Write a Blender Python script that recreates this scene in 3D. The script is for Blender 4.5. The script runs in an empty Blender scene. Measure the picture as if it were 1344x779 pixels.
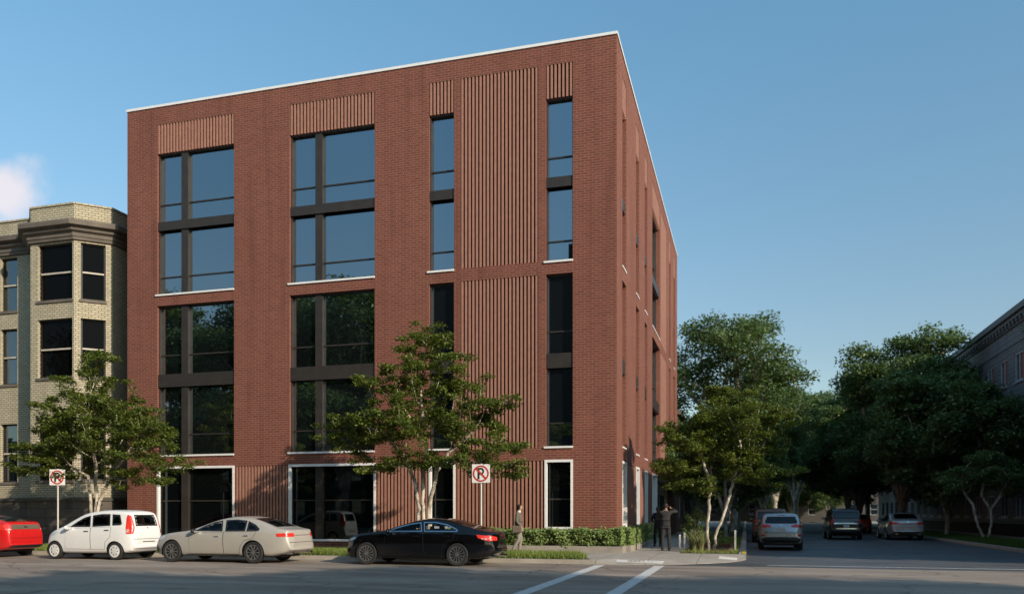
import bpy, bmesh, math, random
import numpy as np
from mathutils import Vector, Matrix, Euler
from mathutils.bvhtree import BVHTree
from mathutils.geometry import delaunay_2d_cdt

S = bpy.context.scene
COL = S.collection
R = math.radians

# ------------------------------------------------------------------ camera
cam_d = bpy.data.cameras.new('camera')
cam = bpy.data.objects.new('camera', cam_d)
COL.objects.link(cam)
cam.location = (0, 0, 1.6)
cam.rotation_euler = (R(90), 0, R(15.92))
cam_d.sensor_width = 36.0
cam_d.lens = 36.0 * 1078 / 1344
cam_d.shift_y = (672 - 389.5) / 1344
cam_d.clip_start = 0.1
cam_d.clip_end = 3000
cam_d.dof.use_dof = True
cam_d.dof.focus_distance = 27.5
cam_d.dof.aperture_fstop = 0.5
S.camera = cam

# ------------------------------------------------------------------ light
SUN_EL, SUN_AZ = 24.0, 60.0          # azimuth measured from -y (street front) towards +x
sdir = Vector((math.sin(R(SUN_AZ)) * math.cos(R(SUN_EL)), -math.cos(R(SUN_AZ)) * math.cos(R(SUN_EL)), math.sin(R(SUN_EL))))
W = bpy.data.worlds.new('World')
S.world = W
W.use_nodes = True
wn, wl = W.node_tree.nodes, W.node_tree.links
wn.clear()
sky = wn.new('ShaderNodeTexSky')
sky.sky_type = 'NISHITA'
sky.sun_disc = False
sky.sun_elevation = R(SUN_EL)
sky.sun_rotation = R(180 - SUN_AZ)
sky.altitude = 0
sky.air_density = 1.0
sky.dust_density = 0.6
sky.ozone_density = 1.6
bg = wn.new('ShaderNodeBackground')
bg.inputs['Strength'].default_value = 0.125
wo = wn.new('ShaderNodeOutputWorld')
# one small bright cumulus low in the north-west, part of the sky itself
tc = wn.new('ShaderNodeTexCoord')
cdir = Vector((-0.885, 0.79, 0.395)).normalized()
sub = wn.new('ShaderNodeVectorMath'); sub.operation = 'SUBTRACT'
sub.inputs[1].default_value = cdir
wl.new(tc.outputs['Generated'], sub.inputs[0])
mul = wn.new('ShaderNodeVectorMath'); mul.operation = 'MULTIPLY'
mul.inputs[1].default_value = (1, 1, 1.55)
wl.new(sub.outputs[0], mul.inputs[0])
ln = wn.new('ShaderNodeVectorMath'); ln.operation = 'LENGTH'
wl.new(mul.outputs[0], ln.inputs[0])
nz = wn.new('ShaderNodeTexNoise'); nz.inputs['Scale'].default_value = 14; nz.inputs['Detail'].default_value = 7
nz.inputs['Roughness'].default_value = 0.55
wl.new(tc.outputs['Generated'], nz.inputs['Vector'])
ma = wn.new('ShaderNodeMath'); ma.operation = 'MULTIPLY_ADD'
ma.inputs[1].default_value = 0.14; wl.new(nz.outputs[0], ma.inputs[0]); wl.new(ln.outputs['Value'], ma.inputs[2])
mr = wn.new('ShaderNodeMapRange'); mr.interpolation_type = 'SMOOTHSTEP'
mr.inputs['From Min'].default_value = 0.135; mr.inputs['From Max'].default_value = 0.08
wl.new(ma.outputs[0], mr.inputs['Value'])
mx = wn.new('ShaderNodeMix'); mx.data_type = 'RGBA'
cm = wn.new('ShaderNodeMath'); cm.operation = 'MULTIPLY'; cm.inputs[1].default_value = 0.75
wl.new(mr.outputs[0], cm.inputs[0])
# tint by height: the sky pales less towards the horizon than the clear-air model
sx = wn.new('ShaderNodeSeparateXYZ'); wl.new(tc.outputs['Generated'], sx.inputs[0])
hz = wn.new('ShaderNodeMapRange'); hz.inputs['From Min'].default_value = 0.18; hz.inputs['From Max'].default_value = 0.54
wl.new(sx.outputs['Z'], hz.inputs['Value'])
ht = wn.new('ShaderNodeMix'); ht.data_type = 'RGBA'; wl.new(hz.outputs[0], ht.inputs[0])
ht.inputs[6].default_value = (0.70, 0.70, 0.64, 1); ht.inputs[7].default_value = (0.74, 1.03, 0.98, 1)
hm = wn.new('ShaderNodeMix'); hm.data_type = 'RGBA'; hm.blend_type = 'MULTIPLY'; hm.inputs[0].default_value = 1.0
wl.new(sky.outputs[0], hm.inputs[6]); wl.new(ht.outputs[2], hm.inputs[7])
wl.new(cm.outputs[0], mx.inputs[0]); wl.new(hm.outputs[2], mx.inputs[6])
mx.inputs[7].default_value = (4.8, 4.2, 4.2, 1)
wl.new(mx.outputs[2], bg.inputs['Color'])
wl.new(bg.outputs[0], wo.inputs['Surface'])

sun_d = bpy.data.lights.new('sun', 'SUN')
sun_d.energy = 2.8
sun_d.angle = R(0.5)
sun_d.color = (1.0, 0.875, 0.72)
sun = bpy.data.objects.new('sun', sun_d)
COL.objects.link(sun)
sun.rotation_euler = sdir.to_track_quat('Z', 'Y').to_euler()
sun.location = (40, -20, 40)

vs = S.view_settings
vs.view_transform = 'Standard'
vs.look = 'None'
vs.exposure = 0.75
vs.gamma = 1.0
vs.use_curve_mapping = False

# ------------------------------------------------------------------ materials
def nm(name):
    m = bpy.data.materials.new(name); m.use_nodes = True
    n = m.node_tree.nodes; l = m.node_tree.links
    return m, n, l, n['Principled BSDF']

def mixrgb(n, l, fac, a, b, mode='MIX'):
    x = n.new('ShaderNodeMix'); x.data_type = 'RGBA'; x.blend_type = mode
    for sock, v in ((0, fac), (6, a), (7, b)):
        if hasattr(v, 'is_linked') or hasattr(v, 'links'): l.new(v, x.inputs[sock])
        elif sock == 0: x.inputs[0].default_value = v
        else: x.inputs[sock].default_value = (v[0], v[1], v[2], 1)
    return x.outputs[2]

def ramp(n, l, src, p0, p1, c0=0.0, c1=1.0):
    r = n.new('ShaderNodeMapRange'); r.inputs['From Min'].default_value = p0; r.inputs['From Max'].default_value = p1
    r.inputs['To Min'].default_value = c0; r.inputs['To Max'].default_value = c1
    l.new(src, r.inputs['Value']); return r.outputs[0]

def noise(n, l, vec, scale, detail=4, rough=0.55):
    t = n.new('ShaderNodeTexNoise'); t.inputs['Scale'].default_value = scale
    t.inputs['Detail'].default_value = detail; t.inputs['Roughness'].default_value = rough
    if vec is not None: l.new(vec, t.inputs['Vector'])
    return t.outputs[0]

def coord(n, kind='Object'):
    return n.new('ShaderNodeTexCoord').outputs[kind]

def bump(n, l, b, h, strength=0.3, dist=0.01):
    x = n.new('ShaderNodeBump'); x.inputs['Strength'].default_value = strength; x.inputs['Distance'].default_value = dist
    l.new(h, x.inputs['Height']); l.new(x.outputs[0], b.inputs['Normal'])

def plain(name, c, rough=0.5, metal=0.0, coat=0.0, var=0.12, vscale=3.0, spec=0.5):
    m, n, l, b = nm(name)
    nz = noise(n, l, coord(n), vscale, 5)
    f = ramp(n, l, nz, 0.3, 0.7)
    l.new(mixrgb(n, l, f, [v * (1 - var) for v in c], [min(1, v * (1 + var)) for v in c]), b.inputs['Base Color'])
    l.new(ramp(n, l, nz, 0.2, 0.8, max(0.02, rough - 0.06), rough + 0.06), b.inputs['Roughness'])
    b.inputs['Metallic'].default_value = metal
    b.inputs['Specular IOR Level'].default_value = spec
    if coat: b.inputs['Coat Weight'].default_value = coat; b.inputs['Coat Roughness'].default_value = 0.06
    return m

def brick(name, c1, c2, mortar, bw, rh, ms, vary=0.25, bstr=0.5, third=None, rough=0.85):
    m, n, l, b = nm(name)
    uv = coord(n, 'UV')
    t = n.new('ShaderNodeTexBrick')
    t.offset = 0.5
    t.inputs['Scale'].default_value = 1.0
    t.inputs['Brick Width'].default_value = bw
    t.inputs['Row Height'].default_value = rh
    t.inputs['Mortar Size'].default_value = ms
    t.inputs['Mortar Smooth'].default_value = 0.25
    t.inputs['Bias'].default_value = -0.1
    t.inputs['Color1'].default_value = (*c1, 1); t.inputs['Color2'].default_value = (*c2, 1); t.inputs['Mortar'].default_value = (*mortar, 1)
    wob = n.new('ShaderNodeTexNoise'); wob.inputs['Scale'].default_value = 9.0; l.new(uv, wob.inputs['Vector'])
    add = n.new('ShaderNodeVectorMath'); add.operation = 'MULTIPLY_ADD'; add.inputs[1].default_value = (0.012, 0.012, 0); l.new(wob.outputs['Color'], add.inputs[0]); l.new(uv, add.inputs[2])
    l.new(add.outputs[0], t.inputs['Vector'])
    n1 = noise(n, l, uv, 0.55, 6, 0.6)
    n2 = noise(n, l, uv, 30, 3)
    col = t.outputs['Color']
    col = mixrgb(n, l, ramp(n, l, n1, 0.3, 0.7, 0, vary), col, [v * 0.55 for v in c1])
    col = mixrgb(n, l, ramp(n, l, n2, 0.35, 0.75, 0, 0.3), col, [min(1, v * 1.5) for v in c2])
    # faint vertical weather streaks
    mp = n.new('ShaderNodeMapping'); mp.inputs['Scale'].default_value = (2.2, 0.12, 1); l.new(uv, mp.inputs[0])
    n3 = noise(n, l, mp.outputs[0], 1.0, 5)
    col = mixrgb(n, l, ramp(n, l, n3, 0.50, 0.8, 0, 0.42), col, [v * 0.45 for v in c2])
    l.new(col, b.inputs['Base Color'])
    b.inputs['Roughness'].default_value = rough
    b.inputs['Specular IOR Level'].default_value = 0.25
    inv = n.new('ShaderNodeMath'); inv.operation = 'SUBTRACT'; inv.inputs[0].default_value = 1.0; l.new(t.outputs['Fac'], inv.inputs[1])
    ad = n.new('ShaderNodeMath'); ad.operation = 'MULTIPLY_ADD'; ad.inputs[1].default_value = 0.35; l.new(n2, ad.inputs[0]); l.new(inv.outputs[0], ad.inputs[2])
    bump(n, l, b, ad.outputs[0], bstr, 0.01)
    return m

def glassmat(name, tint=(0.006, 0.008, 0.009), base=0.24, gl=(0.80, 0.92, 1.0), rough=0.0, wav=0.0):
    """dark coated facade glass: mirror over a black room"""
    m, n, l, b = nm(name)
    n.remove(b)
    out = n['Material Output']
    d = n.new('ShaderNodeBsdfDiffuse'); d.inputs[0].default_value = (*tint, 1)
    g = n.new('ShaderNodeBsdfGlossy'); g.inputs['Color'].default_value = (*gl, 1); g.inputs['Roughness'].default_value = rough
    fr = n.new('ShaderNodeFresnel'); fr.inputs[0].default_value = 1.5
    f = ramp(n, l, fr.outputs[0], 0.04, 1.0, base, 1.0)
    if wav:
        bp = n.new('ShaderNodeBump'); bp.inputs['Strength'].default_value = wav; bp.inputs['Distance'].default_value = 0.02
        l.new(noise(n, l, coord(n), 0.8, 2), bp.inputs['Height']); l.new(bp.outputs[0], g.inputs['Normal'])
    mx = n.new('ShaderNodeMixShader'); l.new(f, mx.inputs[0]); l.new(d.outputs[0], mx.inputs[1]); l.new(g.outputs[0], mx.inputs[2])
    l.new(mx.outputs[0], out.inputs[0])
    return m

def carglass(name, tint, fac0=0.06):
    m, n, l, b = nm(name)
    n.remove(b)
    out = n['Material Output']
    d = n.new('ShaderNodeBsdfTransparent'); d.inputs[0].default_value = (*tint, 1)
    g = n.new('ShaderNodeBsdfGlossy'); g.inputs['Roughness'].default_value = 0.01
    fr = n.new('ShaderNodeFresnel'); fr.inputs[0].default_value = 1.5
    mx = n.new('ShaderNodeMixShader'); l.new(ramp(n, l, fr.outputs[0], 0.04, 1.0, fac0, 1.0), mx.inputs[0]); l.new(d.outputs[0], mx.inputs[1]); l.new(g.outputs[0], mx.inputs[2])
    l.new(mx.outputs[0], out.inputs[0])
    return m

def leafmat(name, c, c2, trans=0.35):
    m, n, l, b = nm(name)
    out = n['Material Output']
    at = n.new('ShaderNodeAttribute'); at.attribute_name = 'rnd'
    nz = noise(n, l, coord(n), 0.9, 3)
    s = n.new('ShaderNodeMath'); s.operation = 'MULTIPLY_ADD'; s.inputs[1].default_value = 0.6
    l.new(at.outputs['Fac'], s.inputs[0]); l.new(ramp(n, l, nz, 0.3, 0.7, 0, 0.4), s.inputs[2])
    col = mixrgb(n, l, s.outputs[0], c, c2)
    l.new(col, b.inputs['Base Color']); b.inputs['Roughness'].default_value = 0.5
    b.inputs['Specular IOR Level'].default_value = 0.35
    t = n.new('ShaderNodeBsdfTranslucent'); l.new(mixrgb(n, l, 0.5, col, (0.20, 0.24, 0.03)), t.inputs[0])
    mx = n.new('ShaderNodeMixShader'); mx.inputs[0].default_value = trans
    l.new(b.outputs[0], mx.inputs[1]); l.new(t.outputs[0], mx.inputs[2]); l.new(mx.outputs[0], out.inputs[0])
    return m

def asphalt(name, c, patch=0.35, rough=0.8):
    m, n, l, b = nm(name)
    o = coord(n, 'Object')
    fine = noise(n, l, o, 90, 3)
    mp = n.new('ShaderNodeMapping'); mp.inputs['Scale'].default_value = (0.10, 0.75, 1); l.new(o, mp.inputs[0])
    big = noise(n, l, mp.outputs[0], 1.0, 6, 0.6)
    col = mixrgb(n, l, ramp(n, l, big, 0.35, 0.68, 0, 1), [v * (1 - patch) for v in c], [v * (1 + patch) for v in c])
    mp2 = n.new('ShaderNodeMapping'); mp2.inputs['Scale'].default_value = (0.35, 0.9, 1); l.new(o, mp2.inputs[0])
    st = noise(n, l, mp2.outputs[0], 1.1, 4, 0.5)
    col = mixrgb(n, l, ramp(n, l, st, 0.52, 0.68, 0, 0.75), col, [v * 0.45 for v in c])  # oily streaks that also paint tree shadows into the road colour
    col = mixrgb(n, l, ramp(n, l, fine, 0.35, 0.7, 0, 0.5), col, [min(1, v * 1.9) for v in c])
    # cracks and tar seams
    v = n.new('ShaderNodeTexVoronoi'); v.feature = 'DISTANCE_TO_EDGE'; v.inputs['Scale'].default_value = 0.22; v.inputs['Randomness'].default_value = 1
    wv = n.new('ShaderNodeVectorMath'); wv.operation = 'MULTIPLY_ADD'; wv.inputs[1].default_value = (1.5, 1.5, 0)
    wt = n.new('ShaderNodeTexNoise'); wt.inputs['Scale'].default_value = 0.9; wt.inputs['Detail'].default_value = 5; l.new(o, wt.inputs['Vector'])
    l.new(wt.outputs['Color'], wv.inputs[0]); l.new(o, wv.inputs[2]); l.new(wv.outputs[0], v.inputs['Vector'])
    col = mixrgb(n, l, ramp(n, l, v.outputs['Distance'], 0.003, 0.008, 0.55, 0), col, [v_ * 0.25 for v_ in c])
    l.new(col, b.inputs['Base Color'])
    l.new(ramp(n, l, big, 0.3, 0.7, rough - 0.22, rough + 0.08), b.inputs['Roughness'])
    b.inputs['Specular IOR Level'].default_value = 0.4
    bump(n, l, b, fine, 0.25, 0.006)
    return m

def concrete(name, c, joint=1.5, rough=0.85, jx=None):
    m, n, l, b = nm(name)
    o = coord(n, 'Object')
    a = noise(n, l, o, 1.2, 8, 0.65); f = noise(n, l, o, 60, 2)
    col = mixrgb(n, l, ramp(n, l, a, 0.3, 0.7), [v * 0.72 for v in c], [v * 1.15 for v in c])
    col = mixrgb(n, l, ramp(n, l, f, 0.4, 0.7, 0, 0.35), col, [v * 0.6 for v in c])
    if joint:
        t = n.new('ShaderNodeTexBrick'); t.offset = 0.0; t.inputs['Scale'].default_value = 1
        t.inputs['Brick Width'].default_value = jx or joint; t.inputs['Row Height'].default_value = joint; t.inputs['Mortar Size'].default_value = 0.012
        l.new(o, t.inputs['Vector'])
        col = mixrgb(n, l, t.outputs['Fac'], col, [v * 0.35 for v in c])
    l.new(col, b.inputs['Base Color']); b.inputs['Roughness'].default_value = rough
    bump(n, l, b, f, 0.15, 0.004)
    return m

def bark(name, c1, c2, patch=6):
    m, n, l, b = nm(name)
    o = coord(n)
    mp = n.new('ShaderNodeMapping'); mp.inputs['Scale'].default_value = (1, 1, 0.45); l.new(o, mp.inputs[0])
    a = noise(n, l, mp.outputs[0], patch, 6, 0.65)
    l.new(mixrgb(n, l, ramp(n, l, a, 0.42, 0.6), c1, c2), b.inputs['Base Color'])
    b.inputs['Roughness'].default_value = 0.9
    bump(n, l, b, a, 0.5, 0.02)
    return m

M = {}
M['brick'] = brick('red_brick', (0.218, 0.066, 0.046), (0.160, 0.046, 0.034), (0.26, 0.175, 0.115), 0.30, 0.096, 0.013, 0.26)
M['tan_brick'] = brick('tan_brick', (0.52, 0.455, 0.325), (0.40, 0.35, 0.24), (0.075, 0.062, 0.042), 0.27, 0.105, 0.014, 0.2)
M['stone_base'] = brick('stone_base', (0.13, 0.11, 0.09), (0.10, 0.085, 0.07), (0.04, 0.035, 0.03), 0.85, 0.42, 0.014, 0.3)
M['grey_brick'] = brick('grey_painted_brick', (0.25, 0.245, 0.24), (0.21, 0.205, 0.205), (0.06, 0.06, 0.07), 0.62, 0.30, 0.020, 0.3)
M['dark_brick'] = brick('dark_brick', (0.045, 0.034, 0.030), (0.04, 0.03, 0.026), (0.03, 0.028, 0.026), 0.3, 0.1, 0.01, 0.3)
M['brown_brick'] = brick('brown_brick', (0.16, 0.10, 0.075), (0.13, 0.085, 0.065), (0.16, 0.14, 0.12), 0.3, 0.1, 0.012, 0.3)
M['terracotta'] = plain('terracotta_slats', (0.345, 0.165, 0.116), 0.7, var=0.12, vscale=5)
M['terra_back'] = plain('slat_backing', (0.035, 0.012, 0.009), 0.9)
M['white'] = plain('white_metal', (0.80, 0.78, 0.75), 0.45, var=0.05)
M['bronze'] = plain('bronze_frame', (0.050, 0.041, 0.034), 0.45, 0.35)
M['roof'] = plain('roof_membrane', (0.25, 0.25, 0.25), 0.9)
M['cornice'] = plain('cornice_stone', (0.14, 0.115, 0.09), 0.8, vscale=1.5, var=0.25)
M['cream'] = plain('cream_trim', (0.55, 0.49, 0.40), 0.7)
M['darkframe'] = plain('dark_sash', (0.012, 0.011, 0.010), 0.5)
M['glass'] = glassmat('facade_glass', base=0.38)
M['glass_low'] = glassmat('shop_glass', base=0.05, tint=(.003, .004, .004))
M['glass_dark'] = glassmat('dark_window_glass', base=0.015, tint=(.003, .003, .003), gl=(.35, .36, .38))
M['glass_old'] = glassmat('old_window_glass', base=0.22, wav=0.05)
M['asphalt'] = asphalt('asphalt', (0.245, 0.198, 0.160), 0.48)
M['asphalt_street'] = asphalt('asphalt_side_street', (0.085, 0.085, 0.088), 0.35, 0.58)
M['ground'] = plain('ground_soil', (0.10, 0.095, 0.085), 0.95, var=0.3, vscale=0.2)
M['sidewalk'] = concrete('sidewalk_concrete', (0.42, 0.37, 0.315))
M['kerb'] = concrete('kerb_concrete', (0.42, 0.37, 0.30), 0)
M['planter'] = concrete('planter_concrete', (0.32, 0.28, 0.235), 0)
M['paint'] = plain('road_paint', (0.62, 0.60, 0.57), 0.7, var=0.25, vscale=9)
M['yellow'] = plain('yellow_paint', (0.62, 0.42, 0.03), 0.7, var=0.2, vscale=12)
M['tactile'] = plain('tactile_paving', (0.74, 0.71, 0.66), 0.8)
M['mulch'] = plain('red_mulch', (0.20, 0.075, 0.045), 0.95, var=0.5, vscale=25)
M['soil'] = plain('soil', (0.05, 0.038, 0.025), 0.95, var=0.4, vscale=14)
M['leaf_a'] = leafmat('leaf_street_tree', (0.026, 0.056, 0.008), (0.235, 0.28, 0.050), 0.36)
M['leaf_b'] = leafmat('leaf_big_tree', (0.034, 0.085, 0.028), (0.22, 0.31, 0.11), 0.3)
M['leaf_hedge'] = leafmat('leaf_hedge', (0.035, 0.095, 0.018), (0.30, 0.38, 0.12), 0.25)
M['grass'] = leafmat('grass_blade', (0.085, 0.150, 0.022), (0.34, 0.39, 0.09), 0.3)
M['grass_dk'] = leafmat('grass_blade_dark', (0.04, 0.10, 0.015), (0.10, 0.19, 0.03), 0.3)
M['bark_pale'] = bark('pale_bark', (0.62, 0.55, 0.44), (0.24, 0.20, 0.15), 7)
M['bark_grey'] = bark('grey_bark', (0.46, 0.40, 0.32), (0.20, 0.17, 0.13), 5)
M['rubber'] = plain('rubber', (0.018, 0.018, 0.018), 0.8, var=0.2)
M['black'] = plain('black_plastic', (0.012, 0.012, 0.012), 0.5)
M['seat'] = plain('seat_fabric', (0.05, 0.045, 0.04), 0.9)
M['seat_tan'] = plain('seat_leather_pale', (0.38, 0.32, 0.26), 0.7)
M['chrome'] = plain('chrome', (0.75, 0.75, 0.75), 0.12, 1.0, var=0.03)
M['alloy'] = plain('alloy_wheel', (0.42, 0.41, 0.40), 0.30, 0.85)
M['hub_white'] = plain('hubcap_silver', (0.72, 0.70, 0.67), 0.4, 0.1)
M['cglass'] = carglass('car_glass', (0.78, 0.79, 0.79), 0.025)
M['cglass_dk'] = carglass('car_glass_dark', (0.16, 0.17, 0.18), 0.06)
M['tail_red'] = plain('tail_light_red', (0.62, 0.035, 0.022), 0.2, coat=0.6)
M['tail_clear'] = plain('lamp_clear', (0.62, 0.60, 0.60), 0.15, coat=0.6)
M['plate'] = plain('plate', (0.55, 0.55, 0.53), 0.5)
M['sign_white'] = plain('sign_white', (0.78, 0.76, 0.72), 0.5, var=0.05)
M['sign_red'] = plain('sign_red', (0.50, 0.035, 0.025), 0.5)
M['sign_black'] = plain('sign_black', (0.015, 0.015, 0.015), 0.5)
M['post'] = plain('pale_post', (0.60, 0.56, 0.50), 0.5, 0.2)
M['skin'] = plain('skin', (0.46, 0.27, 0.19), 0.6)
M['skin_dk'] = plain('skin_brown', (0.16, 0.085, 0.055), 0.6)
M['hair'] = plain('hair', (0.018, 0.013, 0.010), 0.7)
M['hair_grey'] = plain('hair_grey', (0.20, 0.18, 0.16), 0.8)
M['cloth_grey'] = plain('cloth_grey', (0.135, 0.120, 0.102), 0.9, vscale=8)
M['cloth_black'] = plain('cloth_black', (0.022, 0.021, 0.022), 0.85, vscale=8)
M['cloth_navy'] = plain('cloth_navy', (0.03, 0.035, 0.05), 0.85, vscale=8)
M['cloth_beige'] = plain('cloth_beige', (0.24, 0.21, 0.175), 0.9, vscale=8)
M['shirt'] = plain('shirt_white', (0.7, 0.68, 0.65), 0.8)
M['bag'] = plain('bag_leather', (0.12, 0.095, 0.07), 0.6)
M['curtain'] = plain('curtain_red', (0.40, 0.09, 0.06), 0.9)
M['blue_sticker'] = plain('blue_shade', (0.03, 0.06, 0.20), 0.35)
M['concrete_wall'] = concrete('pale_concrete_wall', (0.085, 0.075, 0.065), 0)

def paint(name, c, metal=0.0, rough=0.35, coat=0.7):
    return plain(name, c, rough, metal, coat, var=0.03, vscale=2)

# ------------------------------------------------------------------ helpers
def thing(name, label, cat, loc=(0, 0, 0), rz=0.0, group=None, scale=1.0):
    o = bpy.data.objects.new(name, None); COL.objects.link(o)
    o.empty_display_size = 0.3
    o.location = loc; o.rotation_euler = (0, 0, rz); o.scale = (scale,) * 3
    o['label'] = label; o['category'] = cat
    if group: o['group'] = group
    return o

def tag(o, label, cat, group=None):
    o['label'] = label; o['category'] = cat
    if group: o['group'] = group
    return o

def link_mesh(name, me, mat, parent=None, smooth=False):
    o = bpy.data.objects.new(name, me); COL.objects.link(o)
    if mat: me.materials.append(M[mat] if isinstance(mat, str) else mat)
    if parent: o.parent = parent
    if smooth:
        me.polygons.foreach_set('use_smooth', [True] * len(me.polygons))
    return o

def auto_smooth(me, ang=40):
    me.polygons.foreach_set('use_smooth', [True] * len(me.polygons))
    me.set_sharp_from_angle(angle=R(ang))

def boxuv(me):
    n = len(me.loops)
    vi = np.empty(n, int); me.loops.foreach_get('vertex_index', vi)
    co = np.empty(len(me.vertices) * 3); me.vertices.foreach_get('co', co); co = co.reshape(-1, 3)
    fn = np.empty(len(me.polygons) * 3); me.polygons.foreach_get('normal', fn); fn = fn.reshape(-1, 3)
    lt = np.empty(len(me.polygons), int); me.polygons.foreach_get('loop_total', lt)
    N = np.repeat(fn, lt, axis=0); P = co[vi]
    up = np.abs(N[:, 2]) > 0.8
    h = np.hypot(N[:, 0], N[:, 1]); h[h == 0] = 1
    tx, ty = -N[:, 1] / h, N[:, 0] / h
    u = P[:, 0] * tx + P[:, 1] * ty; v = P[:, 2].copy()
    u[up] = P[up, 0]; v[up] = P[up, 1]
    l = me.uv_layers.new(name='uv')
    l.data.foreach_set('uv', np.stack([u, v], 1).astype(np.float32).ravel())

class MB:
    def __init__(s): s.v = []; s.f = []
    def add(s, vs, fs):
        k = len(s.v); s.v += [tuple(p) for p in vs]; s.f += [tuple(i + k for i in f) for f in fs]; return s
    def quad(s, a, b, c, d): return s.add([a, b, c, d], [(0, 1, 2, 3)])
    def hexa(s, P):    # 8 pts: bottom 4 ccw, top 4 ccw
        return s.add(P, [(3, 2, 1, 0), (4, 5, 6, 7), (0, 1, 5, 4), (1, 2, 6, 5), (2, 3, 7, 6), (3, 0, 4, 7)])
    def box(s, x0, x1, y0, y1, z0, z1):
        return s.hexa([(x0, y0, z0), (x1, y0, z0), (x1, y1, z0), (x0, y1, z0), (x0, y0, z1), (x1, y0, z1), (x1, y1, z1), (x0, y1, z1)])
    def prism(s, poly, z0, z1):
        n = len(poly)
        vs = [(x, y, z0) for x, y in poly] + [(x, y, z1) for x, y in poly]
        fs = [tuple(range(n - 1, -1, -1)), tuple(range(n, 2 * n))] + [(i, (i + 1) % n, n + (i + 1) % n, n + i) for i in range(n)]
        return s.add(vs, fs)
    def tube(s, pts, rad, n=8, cap=True):
        pts = [Vector(p) for p in pts]
        if not hasattr(rad, '__len__'): rad = [rad] * len(pts)
        rings = []; k = len(s.v)
        ref = None
        for i, p in enumerate(pts):
            d = (pts[min(i + 1, len(pts) - 1)] - pts[max(i - 1, 0)])
            d = d.normalized() if d.length else Vector((0, 0, 1))
            if ref is None: ref = d.orthogonal().normalized()
            u = (ref - d * ref.dot(d)); u = u.normalized() if u.length > 1e-6 else d.orthogonal().normalized()
            ref = u; w = d.cross(u)
            for j in range(n):
                a = 2 * math.pi * j / n
                s.v.append(tuple(p + (u * math.cos(a) + w * math.sin(a)) * rad[i]))
        for i in range(len(pts) - 1):
            for j in range(n):
                s.f.append((k + i * n + j, k + i * n + (j + 1) % n, k + (i + 1) * n + (j + 1) % n, k + (i + 1) * n + j))
        if cap:
            s.f.append(tuple(k + j for j in range(n - 1, -1, -1))); e = k + (len(pts) - 1) * n
            s.f.append(tuple(e + j for j in range(n)))
        return s
    def lathe(s, prof, n=24, axis='y', cen=(0, 0, 0), closed=False):
        """prof: (radius, offset along axis)"""
        k = len(s.v); m = len(prof)
        for r, h in prof:
            for j in range(n):
                a = 2 * math.pi * j / n; c, d = r * math.cos(a), r * math.sin(a)
                p = (c, h, d) if axis == 'y' else (c, d, h) if axis == 'z' else (h, c, d)
                s.v.append((p[0] + cen[0], p[1] + cen[1], p[2] + cen[2]))
        for i in range(m if closed else m - 1):
            for j in range(n):
                i2 = (i + 1) % m
                s.f.append((k + i * n + j, k + i * n + (j + 1) % n, k + i2 * n + (j + 1) % n, k + i2 * n + j))
        return s
    def ellipsoid(s, c, r, n=12, m=8):
        prof = []
        k = len(s.v)
        for i in range(m + 1):
            t = math.pi * i / m
            for j in range(n):
                a = 2 * math.pi * j / n
                s.v.append((c[0] + r[0] * math.sin(t) * math.cos(a), c[1] + r[1] * math.sin(t) * math.sin(a), c[2] + r[2] * math.cos(t)))
        for i in range(m):
            for j in range(n):
                s.f.append((k + i * n + j, k + (i + 1) * n + j, k + (i + 1) * n + (j + 1) % n, k + i * n + (j + 1) % n))
        return s
    def build(s, name, mat, parent=None, smooth=0, uv=False, world=False, bev=0):
        me = bpy.data.meshes.new(name)
        v = s.v
        if world and parent is not None:
            q = parent
            off = Vector((0, 0, 0))
            while q is not None: off = off + q.location; q = q.parent
            v = [(a[0] - off[0], a[1] - off[1], a[2] - off[2]) for a in v]
        me.from_pydata(v, [], s.f); me.update()
        if bev:
            bm = bmesh.new(); bm.from_mesh(me)
            bmesh.ops.bevel(bm, geom=list(bm.edges), offset=bev, segments=1, affect='EDGES', clamp_overlap=True)
            bm.to_mesh(me); bm.free(); me.update()
        if uv: boxuv(me)
        if smooth: auto_smooth(me, smooth)
        return link_mesh(name, me, mat, parent)

def children(o): return [c for c in o.children]
def copy_tree(o, parent=None, **kw):
    c = o.copy(); COL.objects.link(c)
    if parent: c.parent = parent
    for ch in list(o.children): copy_tree(ch, c)
    for k, v in kw.items():
        if k in ('label', 'group', 'category'): c[k] = v
    return c

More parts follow.
